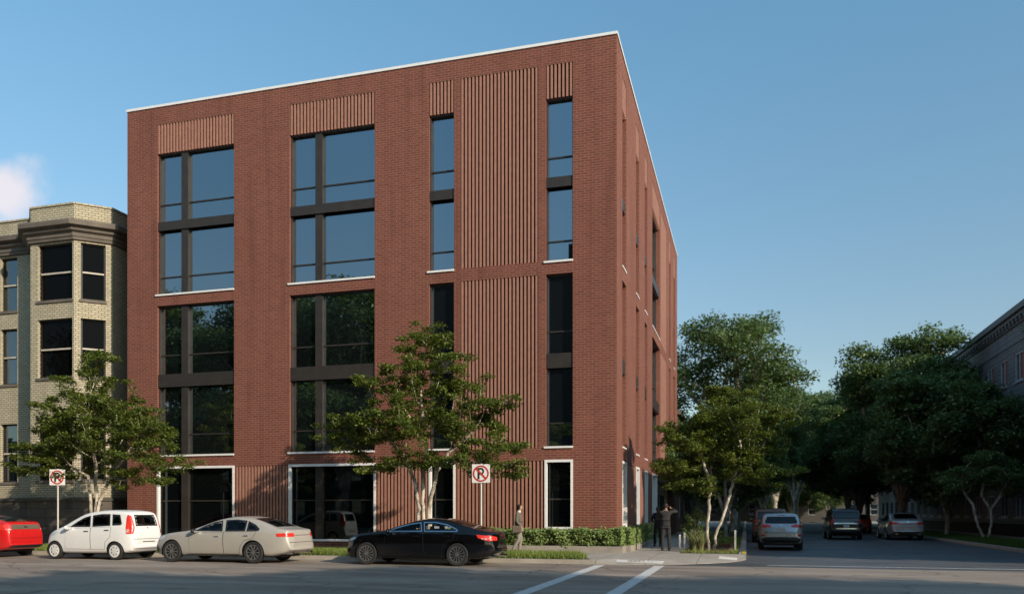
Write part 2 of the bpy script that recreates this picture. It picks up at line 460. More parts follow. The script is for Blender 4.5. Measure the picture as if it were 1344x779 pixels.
class Wall:
    """vertical wall plane from p0 to p1 (outward normal on the right of travel)"""
    def __init__(s, p0, p1, a0=0.0):
        s.p0 = Vector((p0[0], p0[1], 0)); d = Vector((p1[0] - p0[0], p1[1] - p0[1], 0)); s.L = d.length; s.t = d.normalized()
        s.n = Vector((s.t.y, -s.t.x, 0)); s.a0 = a0; s.a1 = a0 + s.L
    def P(s, a, d, z):
        q = s.p0 + s.t * (a - s.a0) - s.n * d; return (q.x, q.y, z)
    def box(s, mb, a0, a1, d0, d1, z0, z1):
        P = s.P
        return mb.hexa([P(a0, d0, z0), P(a1, d0, z0), P(a1, d1, z0), P(a0, d1, z0), P(a0, d0, z1), P(a1, d0, z1), P(a1, d1, z1), P(a0, d1, z1)])
    def face(s, mb, z0, z1, ops=(), rec=0.3, d=0.0):
        A = sorted({s.a0, s.a1} | {round(v, 4) for o in ops for v in o[:2]})
        Z = sorted({z0, z1} | {round(v, 4) for o in ops for v in o[2:4]})
        for i in range(len(A) - 1):
            for j in range(len(Z) - 1):
                ca, cz = (A[i] + A[i + 1]) / 2, (Z[j] + Z[j + 1]) / 2
                if any(o[0] < ca < o[1] and o[2] < cz < o[3] for o in ops): continue
                mb.quad(s.P(A[i], d, Z[j]), s.P(A[i + 1], d, Z[j]), s.P(A[i + 1], d, Z[j + 1]), s.P(A[i], d, Z[j + 1]))
        for o in ops:
            a, b, c, e = o[:4]; r = o[4] if len(o) > 4 else rec
            mb.quad(s.P(a, d, c), s.P(a, r, c), s.P(a, r, e), s.P(a, d, e))
            mb.quad(s.P(b, r, c), s.P(b, d, c), s.P(b, d, e), s.P(b, r, e))
            mb.quad(s.P(a, d, c), s.P(b, d, c), s.P(b, r, c), s.P(a, r, c))
            mb.quad(s.P(a, r, e), s.P(b, r, e), s.P(b, d, e), s.P(a, d, e))
        return mb
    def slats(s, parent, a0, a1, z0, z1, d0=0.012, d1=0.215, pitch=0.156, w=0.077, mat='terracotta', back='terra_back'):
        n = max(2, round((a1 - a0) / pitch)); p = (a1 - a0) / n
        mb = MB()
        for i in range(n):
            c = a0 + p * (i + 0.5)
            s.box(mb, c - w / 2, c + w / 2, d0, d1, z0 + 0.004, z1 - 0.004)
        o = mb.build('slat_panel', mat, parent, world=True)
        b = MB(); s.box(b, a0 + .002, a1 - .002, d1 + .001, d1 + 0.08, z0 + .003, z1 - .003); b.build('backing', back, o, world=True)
        return o

def poly_patch(poly, step):
    """dense triangulated patch of a 2-D polygon -> (points, faces)"""
    P = [Vector(p) for p in poly]; pts = []
    n = len(P)
    for i in range(n):
        a, b = P[i], P[(i + 1) % n]; k = max(1, int((b - a).length / step + .5))
        for j in range(k): pts.append(a.lerp(b, j / k))
    m = len(pts); edges = [(i, (i + 1) % m) for i in range(m)]
    xs = [p.x for p in P]; ys = [p.y for p in P]
    x = min(xs) + step * .5
    inner = []
    def inside(q):
        c = False
        for i in range(n):
            a, b = P[i], P[(i + 1) % n]
            if (a.y > q.y) != (b.y > q.y) and q.x < (b.x - a.x) * (q.y - a.y) / (b.y - a.y) + a.x: c = not c
        return c
    def far(q):
        for i in range(n):
            a, b = P[i], P[(i + 1) % n]; d = b - a; t = max(0, min(1, (q - a).dot(d) / max(1e-9, d.length_squared)))
            if (a + d * t - q).length < step * .45: return False
        return True
    while x < max(xs):
        y = min(ys) + step * .5
        while y < max(ys):
            q = Vector((x, y))
            if inside(q) and far(q): inner.append(q)
            y += step
        x += step
    r = delaunay_2d_cdt(pts + inner, edges, [list(range(m))], 1, 1e-5)
    return [tuple(v) for v in r[0]], [tuple(f) for f in r[2]]

def inpoly(poly, X, Y):
    c = np.zeros(X.shape, bool); n = len(poly)
    for i in range(n):
        x0, y0 = poly[i]; x1, y1 = poly[(i + 1) % n]
        if y0 == y1: continue
        k = ((y0 > Y) != (y1 > Y)) & (X < (x1 - x0) * (Y - y0) / (y1 - y0) + x0)
        c ^= k
    return c

def offset_poly(poly, d):
    """inset a polygon by d (positive = inward)"""
    n = len(poly); A = sum(poly[i][0] * poly[(i + 1) % n][1] - poly[(i + 1) % n][0] * poly[i][1] for i in range(n))
    s = 1 if A > 0 else -1
    out = []
    for i in range(n):
        p0, p1, p2 = Vector(poly[i - 1]), Vector(poly[i]), Vector(poly[(i + 1) % n])
        e1 = (p1 - p0).normalized(); e2 = (p2 - p1).normalized()
        n1 = Vector((-e1.y, e1.x)) * s; n2 = Vector((-e2.y, e2.x)) * s
        b = n1 + n2
        k = d * 2 / max(0.35, b.length_squared)
        out.append(tuple(p1 + b * k))
    return out

# ------------------------------------------------------------------ setting: ground, roads, pavements
def struct(name, mb, mat, **kw):
    o = mb.build(name, mat, None, **kw); o['kind'] = 'structure'; return o

struct('ground', MB().quad((-900, -900, -.012), (900, -900, -.012), (900, 900, -.012), (-900, 900, -.012)), 'ground')
KY = 25.2                                   # kerb line of the main street
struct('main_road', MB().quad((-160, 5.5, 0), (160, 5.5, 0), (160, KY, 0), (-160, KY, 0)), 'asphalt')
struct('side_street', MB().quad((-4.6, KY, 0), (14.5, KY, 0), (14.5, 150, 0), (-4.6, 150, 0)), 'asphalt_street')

def arc(cx, cy, r, a0, a1, n=10):
    return [(cx + r * math.cos(R(a0 + (a1 - a0) * i / n)), cy + r * math.sin(R(a0 + (a1 - a0) * i / n))) for i in range(n + 1)]

KW = 0.16
def block(name, poly, inner, z=0.13):
    """pavement slab with a kerb ring round it"""
    k = MB(); n = len(poly)
    # kerb as a ring: outer wall + top band
    for i in range(n - 1):
        a, b, c, d = poly[i], poly[i + 1], inner[i + 1], inner[i]
        k.quad((*a, -.01), (*b, -.01), (*b, z), (*a, z)); k.quad((*a, z), (*b, z), (*c, z), (*d, z))
        k.quad((*c, -.01), (*d, -.01), (*d, z), (*c, z))
    ko = struct('kerb', k, 'kerb')
    s = MB(); s.add([(x, y, z - .006) for x, y in inner], [tuple(range(len(inner)))])
    return struct(name, s, 'sidewalk')

RX = 0.0                                     # left kerb of the side street
o1 = [(-160, KY)] + [(-4.6, KY)] + arc(-4.2, KY + 4.2, 4.2, -86, 0, 12) + [(RX, 30.2), (RX, 150)]
i1 = [(-160, KY + KW)] + [(-4.6, KY + KW)] + arc(-4.2, KY + 4.2, 4.2 - KW, -86, 0, 12) + [(RX - KW, 30.2), (RX - KW, 150)]
# slab polygons need their far corner
def slab(name, poly, z, mat):
    return struct(name, MB().add([(x, y, z) for x, y in poly], [tuple(range(len(poly)))]), mat)
def kerb(poly, inner, z=0.13, mat='kerb'):
    k = MB()
    for i in range(len(poly) - 1):
        a, b, c, d = poly[i], poly[i + 1], inner[i + 1], inner[i]
        k.quad((*a, -.01), (*b, -.01), (*b, z), (*a, z)); k.quad((*a, z), (*b, z), (*c, z), (*d, z))
    return struct('kerb', k, mat)
kerb(o1[:2], i1[:2]); kerb(o1[-2:], i1[-2:])
# dropped corner: the pavement ramps down to the road round the curve
CC = (-4.2, KY + 4.2)
def ramp_z(x, y): return .124 - .112 * min(1, max(0, (math.hypot(x - CC[0], y - CC[1]) - 2.8) / 1.4))
oa, ia = arc(*CC, 4.2, -86, 0, 12), arc(*CC, 2.8, -86, 0, 12)
rm = MB()
for i in range(12): rm.quad((*oa[i], .012), (*oa[i + 1], .012), (*ia[i + 1], .124), (*ia[i], .124)); rm.quad((*oa[i], -.01), (*oa[i + 1], -.01), (*oa[i + 1], .012), (*oa[i], .012))
rm.add([(*oa[0], .012), (*ia[0], .124), (-4.6, KY + KW, .124), (-4.6, KY, .124)], [(0, 1, 2, 3)]); rm.add([(*oa[0], -.01), (*oa[0], .012), (-4.6, KY, .124), (-4.6, KY, -.01)], [(0, 1, 2, 3)])
rm.add([(*oa[-1], .012), (RX, 30.2, .13), (RX - KW, 30.2, .124), (*ia[-1], .124)], [(0, 1, 2, 3)]); rm.add([(*oa[-1], -.01), (RX, 30.2, -.01), (RX, 30.2, .13), (*oa[-1], .012)], [(0, 1, 2, 3)])
struct('sidewalk_ramp', rm, 'sidewalk')
slab('sidewalk', [(-160, KY + KW), (-4.6, KY + KW)] + ia + [(RX - KW, 30.2), (RX - KW, 150), (-160, 150)], 0.124, 'sidewalk')
LX = 10.6                                    # right kerb of the side street
o2 = [(LX, 150), (LX, 33)] + arc(LX + 5, KY + 5.5, 5.2, 175, 268, 12) + [(160, KY)]
i2 = [(LX + KW, 150), (LX + KW, 33)] + arc(LX + 5, KY + 5.5, 5.2 - KW, 175, 268, 12) + [(160, KY + KW)]
kerb(o2, i2)
slab('sidewalk', i2 + [(160, 150)], 0.124, 'sidewalk')
kerb([(160, 5.5), (-160, 5.5)], [(160, 5.34), (-160, 5.34)])
slab('sidewalk', [(160, 5.34), (-160, 5.34), (-160, -8.5), (160, -8.5)], 0.124, 'sidewalk')

def paintline(name, poly, z=0.004, mat='paint'):
    return struct(name, MB().add([(x, y, z) for x, y in poly], [tuple(range(len(poly)))]), mat)
paintline('crosswalk_line', [(-4.42, 7), (-4.12, 7), (-4.12, 24.75), (-4.42, 24.75)])
paintline('crosswalk_line', [(-2.66, 7), (-2.36, 7), (-2.36, 25.0), (-2.66, 25.0)])
paintline('stop_line', [(0.6, 26.0), (14.0, 26.0), (14.0, 26.14), (0.6, 26.14)], 0.005)
# tactile strips with raised domes, and the yellow kerb end
def tactile(x0, x1, y0, y1):
    m = MB(); Q = [(x0, y0), (x1, y0), (x1, y1), (x0, y1)]; m.hexa([(x, y, ramp_z(x, y) - .03) for x, y in Q] + [(x, y, ramp_z(x, y) + .008) for x, y in Q])
    nx, ny = int((x1 - x0) / .12), int((y1 - y0) / .12)
    for i in range(nx):
        for j in range(ny):
            cx, cy = x0 + (i + .5) * (x1 - x0) / nx, y0 + (j + .5) * (y1 - y0) / ny
            z_ = ramp_z(cx, cy) + .0085
            m.add([(cx - .03, cy - .03, z_), (cx + .03, cy - .03, z_), (cx + .03, cy + .03, z_), (cx - .03, cy + .03, z_), (cx, cy, z_ + .01)], [(0, 1, 4), (1, 2, 4), (2, 3, 4), (3, 0, 4)])
    return struct('tactile_paving', m, 'tactile')
tactile(-4.25, -2.5, 25.72, 26.25)
tactile(-0.90, -0.30, 28.3, 29.3)
paintline('yellow_kerb', [(-.155, 30.6), (.003, 30.6), (.003, 33.2), (-.155, 33.2)], 0.134, 'yellow')
y2 = MB().quad((.004, 30.6, .0), (.004, 33.2, .0), (.004, 33.2, .133), (.004, 30.6, .133)); struct('yellow_kerb', y2, 'yellow')
slab('soil', [(-60, 25.5), (-5.0, 25.5), (-4.75, 25.7), (-5.4, 27.55), (-60, 27.55)], 0.130, 'soil')
slab('soil', [(-2.35, 30.4), (-.25, 30.4), (-.25, 48), (-2.35, 48)], 0.130, 'soil')
slab('soil', [(LX + .3, 33), (13.4, 33), (13.4, 150), (LX + .3, 150)], 0.130, 'soil')
slab('soil', [(-2.3, 50), (-.25, 50), (-.25, 150), (-2.3, 150)], 0.130, 'soil')

# ------------------------------------------------------------------ the red brick apartment building
Y0, X0, XL, YB, TOP = 31.0, -4.72, -26.96, 59.25, 19.80
F = Wall((XL, Y0), (X0, Y0), XL)
SD = Wall((X0, Y0), (X0, YB), Y0)
red = thing('apartment_building', 'tall five storey red brick block with dark bronze windows and slatted panels', 'building', ((XL + X0) / 2, Y0, 0.12))
zT, zS, zU0, zL1, zL0, zG = 18.92, 17.62, 11.33, 10.82, 4.16, 3.63
fr_up = [(-25.36, -21.40), (-18.68, -14.73), (-12.33, -11.26), (-7.48, -6.41)]
ops = []
for a, b in fr_up: ops += [(a, b, zU0, zT, .30), (a, b, zL0, zL1, .30)]
ops += [(-10.99, -7.78, zU0, zT, .33), (-10.99, -7.78, zL0 - .06, zL1, .33)]
fr_gr = [(-25.36, -21.38, .40), (-18.72, -14.68, .40), (-12.33, -11.20, .96), (-7.52, -6.41, .96)]
gslat = [(-21.34, -18.76), (-14.64, -12.37), (-11.16, -7.56)]
for a, b, z in fr_gr: ops.append((a, b, z, zG, .30))
for a, b in gslat: ops.append((a, b, .88, zG - .02, .33))
w = MB(); F.face(w, -.1, TOP - .10, ops)
sd_w = [(32.49, 33.60), (36.68, 37.80), (39.95, 41.02), (43.28, 47.20), (52.97, 54.0), (56.3, 57.4)]
sops = []
for a, b in sd_w: sops += [(a, b, zU0, zT, .40), (a, b, zL0, zL1, .40)]
sops += [(47.62, 51.3, zU0, zT, .33), (47.62, 51.3, zL0, zL1, .33)]
sg = [(32.46, 33.66), (36.63, 37.80), (39.90, 41.05), (43.2, 45.5)]
for i, (a, b) in enumerate(sg): sops.append((a, b, 1.0 if i < 3 else .14, zG, .40))
for a, b in ((33.74, 36.56), (37.87, 39.83)): sops.append((a, b, .88, zG - .02, .33))
sops.append((45.9, 53.6, .14, 3.25, .22))
SD.face(w, -.1, TOP - .10, sops)
Wall((X0, YB), (XL, YB), 0).face(w, -.1, TOP - .10)
Wall((XL, YB), (XL, Y0), 0).face(w, -.1, TOP - .10)
w.build('wall', 'brick', red, uv=True, world=True)
MB().quad((XL, Y0, TOP - .12), (X0, Y0, TOP - .12), (X0, YB, TOP - .12), (XL, YB, TOP - .12)).build('roof', 'roof', red, world=True)
c = MB()
for wl_ in (F, SD): wl_.box(c, wl_.a0 - (.04 if wl_ is F else -.355), wl_.a1 + .04, -.04, .35, TOP - .105, TOP)
c.box(XL - .04, XL + .31, Y0 + .355, YB + .04, TOP - .105, TOP); c.box(XL + .315, X0 - .355, YB - .31, YB + .04, TOP - .105, TOP)
c.build('coping', 'white', red, world=True)

def facade_window(Wl, par, a0, a1, z0, z1, mull=None, bar=None, rails=(), sill=True, surround=False, dep=.30, fr=.045):
    d0 = dep - .18
    m = MB()
    if surround: fr_in = .10
    for q in ((a0 + .001, a0 + fr, z0, z1), (a1 - fr, a1 - .001, z0, z1), (a0 + fr, a1 - fr, z1 - fr, z1 - .001), (a0 + fr, a1 - fr, z0 + .001, z0 + fr)):
        Wl.box(m, q[0], q[1], d0, dep - .02, q[2], q[3])
    wdw = m.build('window', 'bronze', par, world=True)
    cells_a = [(a0 + fr, a1 - fr)] if mull is None else [(a0 + fr, mull[0]), (mull[1], a1 - fr)]
    if mull:
        q = MB(); Wl.box(q, mull[0], mull[1], dep - .19, dep - .021, z0 + fr + .001, z1 - fr - .001); q.build('mullion', 'bronze', wdw, world=True)
    g = MB(); rng = random.Random(a0 * 7 + z0)
    for ca, cb in cells_a:
        zz = [z0 + fr] + sorted(([bar[0], bar[1]] if bar else [])) + [z1 - fr]
        for i in range(0, len(zz), 2):
            # every sheet of glass sits a touch differently in its frame
            t1, t2 = rng.uniform(-.002, .002), rng.uniform(-.002, .002)
            g.quad(Wl.P(ca, dep - .03 + t1, zz[i]), Wl.P(cb, dep - .03 - t1, zz[i]), Wl.P(cb, dep - .03 - t1 + t2, zz[i + 1]), Wl.P(ca, dep - .03 + t1 + t2, zz[i + 1]))
    g.build('pane', 'glass_low' if surround else 'glass', wdw, world=True)
    if rails:
        for r_ in rails:
            for ca, cb in cells_a:
                q = MB(); Wl.box(q, ca, cb, dep - .075, dep - .037, r_ - .03, r_ + .03); q.build('rail', 'bronze', wdw, world=True)
    if bar:
        q = MB(); Wl.box(q, a0 + .012, a1 - .012, .05, dep - .195, bar[0], bar[1]); q.build('spandrel_panel', 'bronze', wdw, world=True)
    if sill:
        q = MB(); Wl.box(q, a0 - .07, a1 + .005, -.055, dep - .02, z0 - .075, z0 - .001) if dep < .35 else Wl.box(q, a0 + .002, a1 - .002, -.03, dep - .02, z0 + .001, z0 + .06)
        q.build('sill', 'white', wdw, world=True)
    if surround:
        q = MB(); t = .085
        Wl.box(q, a0 - .004, a0 + t, -.03, d0 - .002, z0, z1 + .01); Wl.box(q, a1 - t, a1 + .004, -.03, d0 - .002, z0, z1 + .01)
        Wl.box(q, a0 + t, a1 - t, -.03, d0 - .002, z1 - t, z1 + .01); Wl.box(q, a0 + t, a1 - t, -.03, d0 - .002, z0, z0 + t)
        q.build('surround', 'white', wdw, world=True)
    return wdw

mulls = {0: (-24.17, -23.83), 1: (-17.52, -17.19)}
for i, (a, b) in enumerate(fr_up):
    facade_window(F, red, a, b, zU0, zS, mulls.get(i), (14.19, 14.58), (15.39, 12.13))
    facade_window(F, red, a, b, zL0, zL1, mulls.get(i), (7.19, 7.76), (8.63, 5.07))
    F.slats(red, a, b, zS, zT)
for i, (a, b, z) in enumerate(fr_gr):
    facade_window(F, red, a, b, z, zG, mulls.get(i), None, (2.12,), sill=False, surround=True)
F.slats(red, -10.99, -7.78, zU0, zT); F.slats(red, -10.99, -7.78, zL0 - .06, zL1)
for a, b in gslat: F.slats(red, a, b, .88, zG - .02)
for i, (a, b) in enumerate(sd_w):
    ml = (a + .95, a + 1.25) if i == 3 else None
    facade_window(SD, red, a, b, zU0, zS, ml, (13.75, 14.2), (15.39, 12.13), dep=.40)
    facade_window(SD, red, a, b, zL0, zL1, ml, (7.19, 7.76), (8.63, 5.07), dep=.40)
    SD.slats(red, a, b, zS, zT)
SD.slats(red, 47.62, 51.3, zU0, zT); SD.slats(red, 47.62, 51.3, zL0, zL1)
for i, (a, b) in enumerate(sg):
    facade_window(SD, red, a, b, 1.0 if i < 3 else .14, zG, None, None, (2.12,), sill=False, surround=True, dep=.40)
for a, b in ((33.74, 36.56), (37.87, 39.83)): SD.slats(red, a, b, .88, zG - .02)
# recessed entrance under its canopy
e = MB(); SD.box(e, 45.95, 53.55, .15, .21, .14, 3.24); ent = e.build('entrance_wall', 'cream', red, world=True)
e = MB()
for q in (47.4, 49.3): SD.box(e, q, q + 1.1, .08, .148, .16, 2.6)
dr = e.build('door', 'darkframe', ent, world=True)
e = MB()
for q in (47.4, 49.3): SD.box(e, q + .1, q + 1.0, .05, .078, .4, 2.5)
e.build('pane', 'glass', dr, world=True)
e = MB(); SD.box(e, 46.0, 53.6, -1.05, -.004, 3.26, 3.72); e.build('canopy', 'bronze', red, world=True)

# ------------------------------------------------------------------ the cream brick bay-fronted house
YT = 32.1
tan = thing('bay_house', 'cream brick house with a projecting bay and heavy dark cornice', 'building', (-34, YT, .12))
tpts = [(-48, YT), (-33.60, YT), (-32.44, 31.0), (-29.93, 31.0), (-28.75, YT), (-28.75, 50)]
segs = [Wall(tpts[i], tpts[i + 1], 0) for i in range(5)]
zt = [(11.50, 14.13), (7.90, 10.62), (3.10, 5.95)]
wmain = [s for k in (-45.6, -41.9, -38.6, -35.45) for s in [(k + 48, k + 48 + 1.05)]]
wt = {0: wmain, 2: [(.41, 2.42)], 3: [(.28, 1.32)]}
m = MB(); mb_ = MB()
for i, sgm in enumerate(segs):
    op = []
    for z0, z1 in zt:
        for a, b in wt.get(i, []): op.append((a, b, z0, z1, .28))
    sgm.face(m, 2.28, 15.88, op)
m.quad((-48, YT, 15.0), (-28.75, YT, 15.0), (-28.75, 50, 15.0), (-48, 50, 15.0))
m.add([(-33.60, YT, 15.0), (-32.44, 31.0, 15.0), (-29.93, 31.0, 15.0), (-28.75, YT, 15.0)], [(0, 1, 2, 3)])
m.quad((-28.75, 50, 0), (-48, 50, 0), (-48, 50, 15.9), (-28.75, 50, 15.9)); m.quad((-48, 50, 0), (-48, YT, 0), (-48, YT, 15.9), (-48, 50, 15.9))
m.build('wall', 'tan_brick', tan, uv=True, world=True)
def offset_path(pts, d):
    ps = [Vector(p) for p in pts]; out = []
    for i, p in enumerate(ps):
        e1 = (p - ps[i - 1]).normalized() if i else (ps[1] - p).normalized(); e2 = (ps[i + 1] - p).normalized() if i < len(ps) - 1 else e1
        n1, n2 = Vector((e1.y, -e1.x)), Vector((e2.y, -e2.x)); b = n1 + n2
        out.append(p + b * (2 * d / b.length_squared))
    return out
def moulding(prof, z):      # profile of (outset, z) swept along the front
    mb2 = MB(); paths = [offset_path(tpts, d) for d, _ in prof]
    for j in range(len(prof) - 1):
        for i in range(len(tpts) - 1):
            a, b, c_, d_ = paths[j][i], paths[j][i + 1], paths[j + 1][i + 1], paths[j + 1][i]
            mb2.quad((*a, prof[j][1]), (*b, prof[j][1]), (*c_, prof[j + 1][1]), (*d_, prof[j + 1][1]))
    return mb2
moulding([(.0, 14.20), (.10, 14.22), (.12, 14.34), (.16, 14.36), (.16, 14.52), (.30, 14.60), (.32, 14.68), (.28, 14.70), (.28, 14.74), (.50, 14.80), (.52, 14.98), (.46, 15.06), (0, 15.16)], 0).build('cornice', 'cornice', tan, world=True)
moulding([(.0, 15.84), (.05, 15.86), (.05, 15.95), (-.25, 15.955)], 0).build('parapet_cap', 'tan_brick', tan, uv=True, world=True)
moulding([(.12, -.1), (.12, 2.12), (.20, 2.16), (.20, 2.26), (0, 2.30)], 0).build('stone_base', 'stone_base', tan, uv=True, world=True)
for i, lst in wt.items():
    for a, b in lst:
        for z0, z1 in zt:
            q = MB(); sgm = segs[i]; t = .07; zm = z0 + (z1 - z0) * .49
            for bb in ((a + .002, a + t, z0, z1), (b - t, b - .002, z0, z1), (a + t, b - t, z1 - t, z1 - .002), (a + t, b - t, z0 + .002, z0 + t)): sgm.box(q, bb[0], bb[1], .16, .26, bb[2], bb[3])
            wd = q.build('window', 'darkframe', tan, world=True)
            q = MB(); sgm.box(q, a + t, b - t, .13, .24, zm - .035, zm + .035); q.build('sash_rail', 'cream', wd, world=True)
            q = MB()
            q.quad(sgm.P(a + t, .222, zm + .036), sgm.P(b - t, .220, zm + .036), sgm.P(b - t, .221, z1 - t), sgm.P(a + t, .219, z1 - t)); q.quad(sgm.P(a + t, .25, z0 + t), sgm.P(b - t, .249, z0 + t), sgm.P(b - t, .251, zm - .036), sgm.P(a + t, .25, zm - .036))
            q.build('pane', 'glass_old' if i == 0 else 'glass_dark', wd, world=True)
            q = MB(); sgm.box(q, a - .05, b + .05, -.06, .158, z0 - .13, z0 - .002); q.build('sill', 'cornice', wd, world=True)

# ------------------------------------------------------------------ grey building along the right of the side street
XR, YR0, YR1, RT = 16.0, 27.5, 112.0, 14.05
G = Wall((XR, YR1), (XR, YR0), 0)
grey = thing('townhouse_block', 'long dark grey three storey building with cornice behind the street trees', 'building', (XR, 60, .12))
yw = [57.47 + 3.04 * k for k in range(-9, 18)]
op = []; floors = [(9.62, 11.40), (5.5, 7.3), (1.30, 2.75)]
for y in yw:
    a = YR1 - y
    for z0, z1 in floors: op.append((a, a + 1.55, z0, z1, .2))
m = MB(); G.face(m, .9, RT - .4, op)
GF = Wall((XR, YR0), (XR + 14, YR0), 0); GF.face(m, -.1, RT - .4)
GB = Wall((XR + 14, YR1), (XR, YR1), 0); GB.face(m, -.1, RT - .4); Wall((XR + 14, YR0), (XR + 14, YR1), 0).face(m, -.1, RT - .4)
m.build('wall', 'grey_brick', grey, uv=True, world=True)
MB().quad((XR, YR0, RT - .42), (XR + 14, YR0, RT - .42), (XR + 14, YR1, RT - .42), (XR, YR1, RT - .42)).build('roof', 'roof', grey, world=True)
q = MB(); G.box(q, -.3, G.L + .3, -.45, .3, RT - .38, RT); G.box(q, -.2, G.L + .2, -.28, 0.2, RT - .62, RT - .385); G.box(q, -.05, G.L + .05, -.10, .1, RT - .95, RT - .625); G.box(q, 0, G.L, -.05, .1, 12.0, 12.12)
G.box(q, 0, G.L, -.04, .1, 8.6, 8.72); G.box(q, 0, G.L, -.04, .1, 4.3, 4.5)
for k in range(int(G.L / .7)): G.box(q, .2 + k * .7, .45 + k * .7, -.26, -.005, RT - .85, RT - .63)
q.build('cornice', plain('cornice_grey', (0.16, 0.16, 0.165), .8), grey, world=True)
q = MB(); G.box(q, -.05, G.L + .05, -.08, .2, -.1, .89); q.build('stone_base', 'dark_brick', grey, uv=True, world=True)
M['trim_grey'] = plain('trim_grey', (0.45, 0.45, 0.45), .7)
for y in yw[8:22]:
    a = YR1 - y
    for k, (z0, z1) in enumerate(floors):
        q = MB(); t = .1
        for bb in ((a + .002, a + t, z0, z1), (a + 1.55 - t, a + 1.548, z0, z1), (a + t, a + 1.55 - t, z1 - t, z1 - .002), (a + t, a + 1.55 - t, z0 + .002, z0 + t), (a + .73, a + .82, z0 + t, z1 - t)): G.box(q, bb[0], bb[1], .03, .12, bb[2], bb[3])
        wd = q.build('window', 'trim_grey', grey, world=True)
        q = MB().quad(G.P(a + t, .13, z0 + t), G.P(a + 1.45, .13, z0 + t), G.P(a + 1.45, .13, z1 - t), G.P(a + t, .13, z1 - t))
        q.build('pane', 'glass_old', wd, world=True)
        if k == 0 or (k == 2 and random.Random(y).random() < .4):
            q = MB().quad(G.P(a + .85, .124, z0 + t), G.P(a + 1.25, .124, z0 + t), G.P(a + 1.25, .124, z1 - t), G.P(a + .85, .124, z1 - t)); q.build('curtain', 'curtain', wd, world=True)
        q = MB(); G.box(q, a - .08, a + 1.63, -.07, .028, z0 - .1, z0 - .002); q.build('sill', 'trim_grey', wd, world=True)

# ------------------------------------------------------------------ buildings further off
def plainhouse(name, label, x0, x1, y0, y1, h, mat, faces, cols, rows, wz=1.6, ww=1.2, zb=1.2, pitch=3.4, trim='trim_grey'):
    b = thing(name, label, 'building', ((x0 + x1) / 2, y0, .12))
    ws = {'s': Wall((x0, y0), (x1, y0), 0), 'e': Wall((x1, y0), (x1, y1), 0), 'n': Wall((x1, y1), (x0, y1), 0), 'w': Wall((x0, y1), (x0, y0), 0)}
    m = MB(); allw = []
    for k, wl2 in ws.items():
        op = []
        if k in faces:
            for i in range(cols):
                for j in range(rows):
                    a = wl2.L * (i + .5) / cols - ww / 2; op.append((a, a + ww, zb + pitch * j, zb + pitch * j + wz, .2))
        wl2.face(m, -.1, h, op); allw += [(wl2, o) for o in op]
    m.build('wall', mat, b, uv=True, world=True)
    MB().quad((x0, y0, h - .3), (x1, y0, h - .3), (x1, y1, h - .3), (x0, y1, h - .3)).build('roof', 'roof', b, world=True)
    q = MB()
    ws['s'].box(q, -.2, ws['s'].L + .2, -.25, .2, h - .02, h + .3); ws['e'].box(q, .21, ws['e'].L + .2, -.25, .2, h - .02, h + .3); ws['n'].box(q, .21, ws['n'].L + .2, -.25, .2, h - .02, h + .3); ws['w'].box(q, .21, ws['w'].L - .21, -.25, .2, h - .02, h + .3)
    q.build('cornice', 'cornice', b, world=True)
    for wl2, (a, e_, z0, z1, r_) in allw:
        q = MB()
        for bb in ((a + .002, a + .07, z0, z1), (e_ - .07, e_ - .002, z0, z1), (a + .07, e_ - .07, z1 - .07, z1 - .002), (a + .07, e_ - .07, z0 + .002, z0 + .07), (a + .07, e_ - .07, (z0 + z1) / 2 - .03, (z0 + z1) / 2 + .03)): wl2.box(q, bb[0], bb[1], .05, .14, bb[2], bb[3])
        wd = q.build('window', trim, b, world=True)
        MB().quad(wl2.P(a + .07, .15, z0 + .07), wl2.P(e_ - .07, .15, z0 + .07), wl2.P(e_ - .07, .15, z1 - .07), wl2.P(a + .07, .15, z1 - .07)).build('pane', 'glass_old', wd, world=True)
    return b
plainhouse('brownstone_house', 'low brown brick house behind the red block on the left side street', -24, -5.0, 63, 92, 9.0, 'brown_brick', 'se', 6, 2)
plainhouse('street_end_house', 'low pale building closing the far end of the side street', -14, 26, 152, 166, 8.0, 'concrete_wall', 's', 12, 2, wz=1.9)
# across the street behind the viewer: what the windows mirror
plainhouse('warehouse', 'low dark brick warehouse at the left end of the row across the main street', -90, -44.5, -30, -10.0, 9.5, 'dark_brick', 'n', 10, 2, trim='darkframe')
dk = plainhouse('warehouse', 'tall dark brick warehouse across the main street behind the viewer', -44, -29.2, -30, -10.0, 18.0, 'dark_brick', 'n', 7, 4, trim='darkframe')
plainhouse('warehouse', 'taller dark brick warehouse with roof stacks across the main street', -29, 6, -30, -10.0, 23.4, 'dark_brick', 'n', 8, 5, trim='darkframe')
m = MB(); m.box(-15.6, -12.6, -13.5, -11.5, 23.2, 26.2); m.box(-15.0, -14.3, -13, -12, 26.1, 27.4); m.box(-17.2, -15.7, -14, -12, 23.2, 24.4); m.build('roof_stack', 'dark_brick', bpy.data.objects['warehouse.002'], uv=True, world=True)

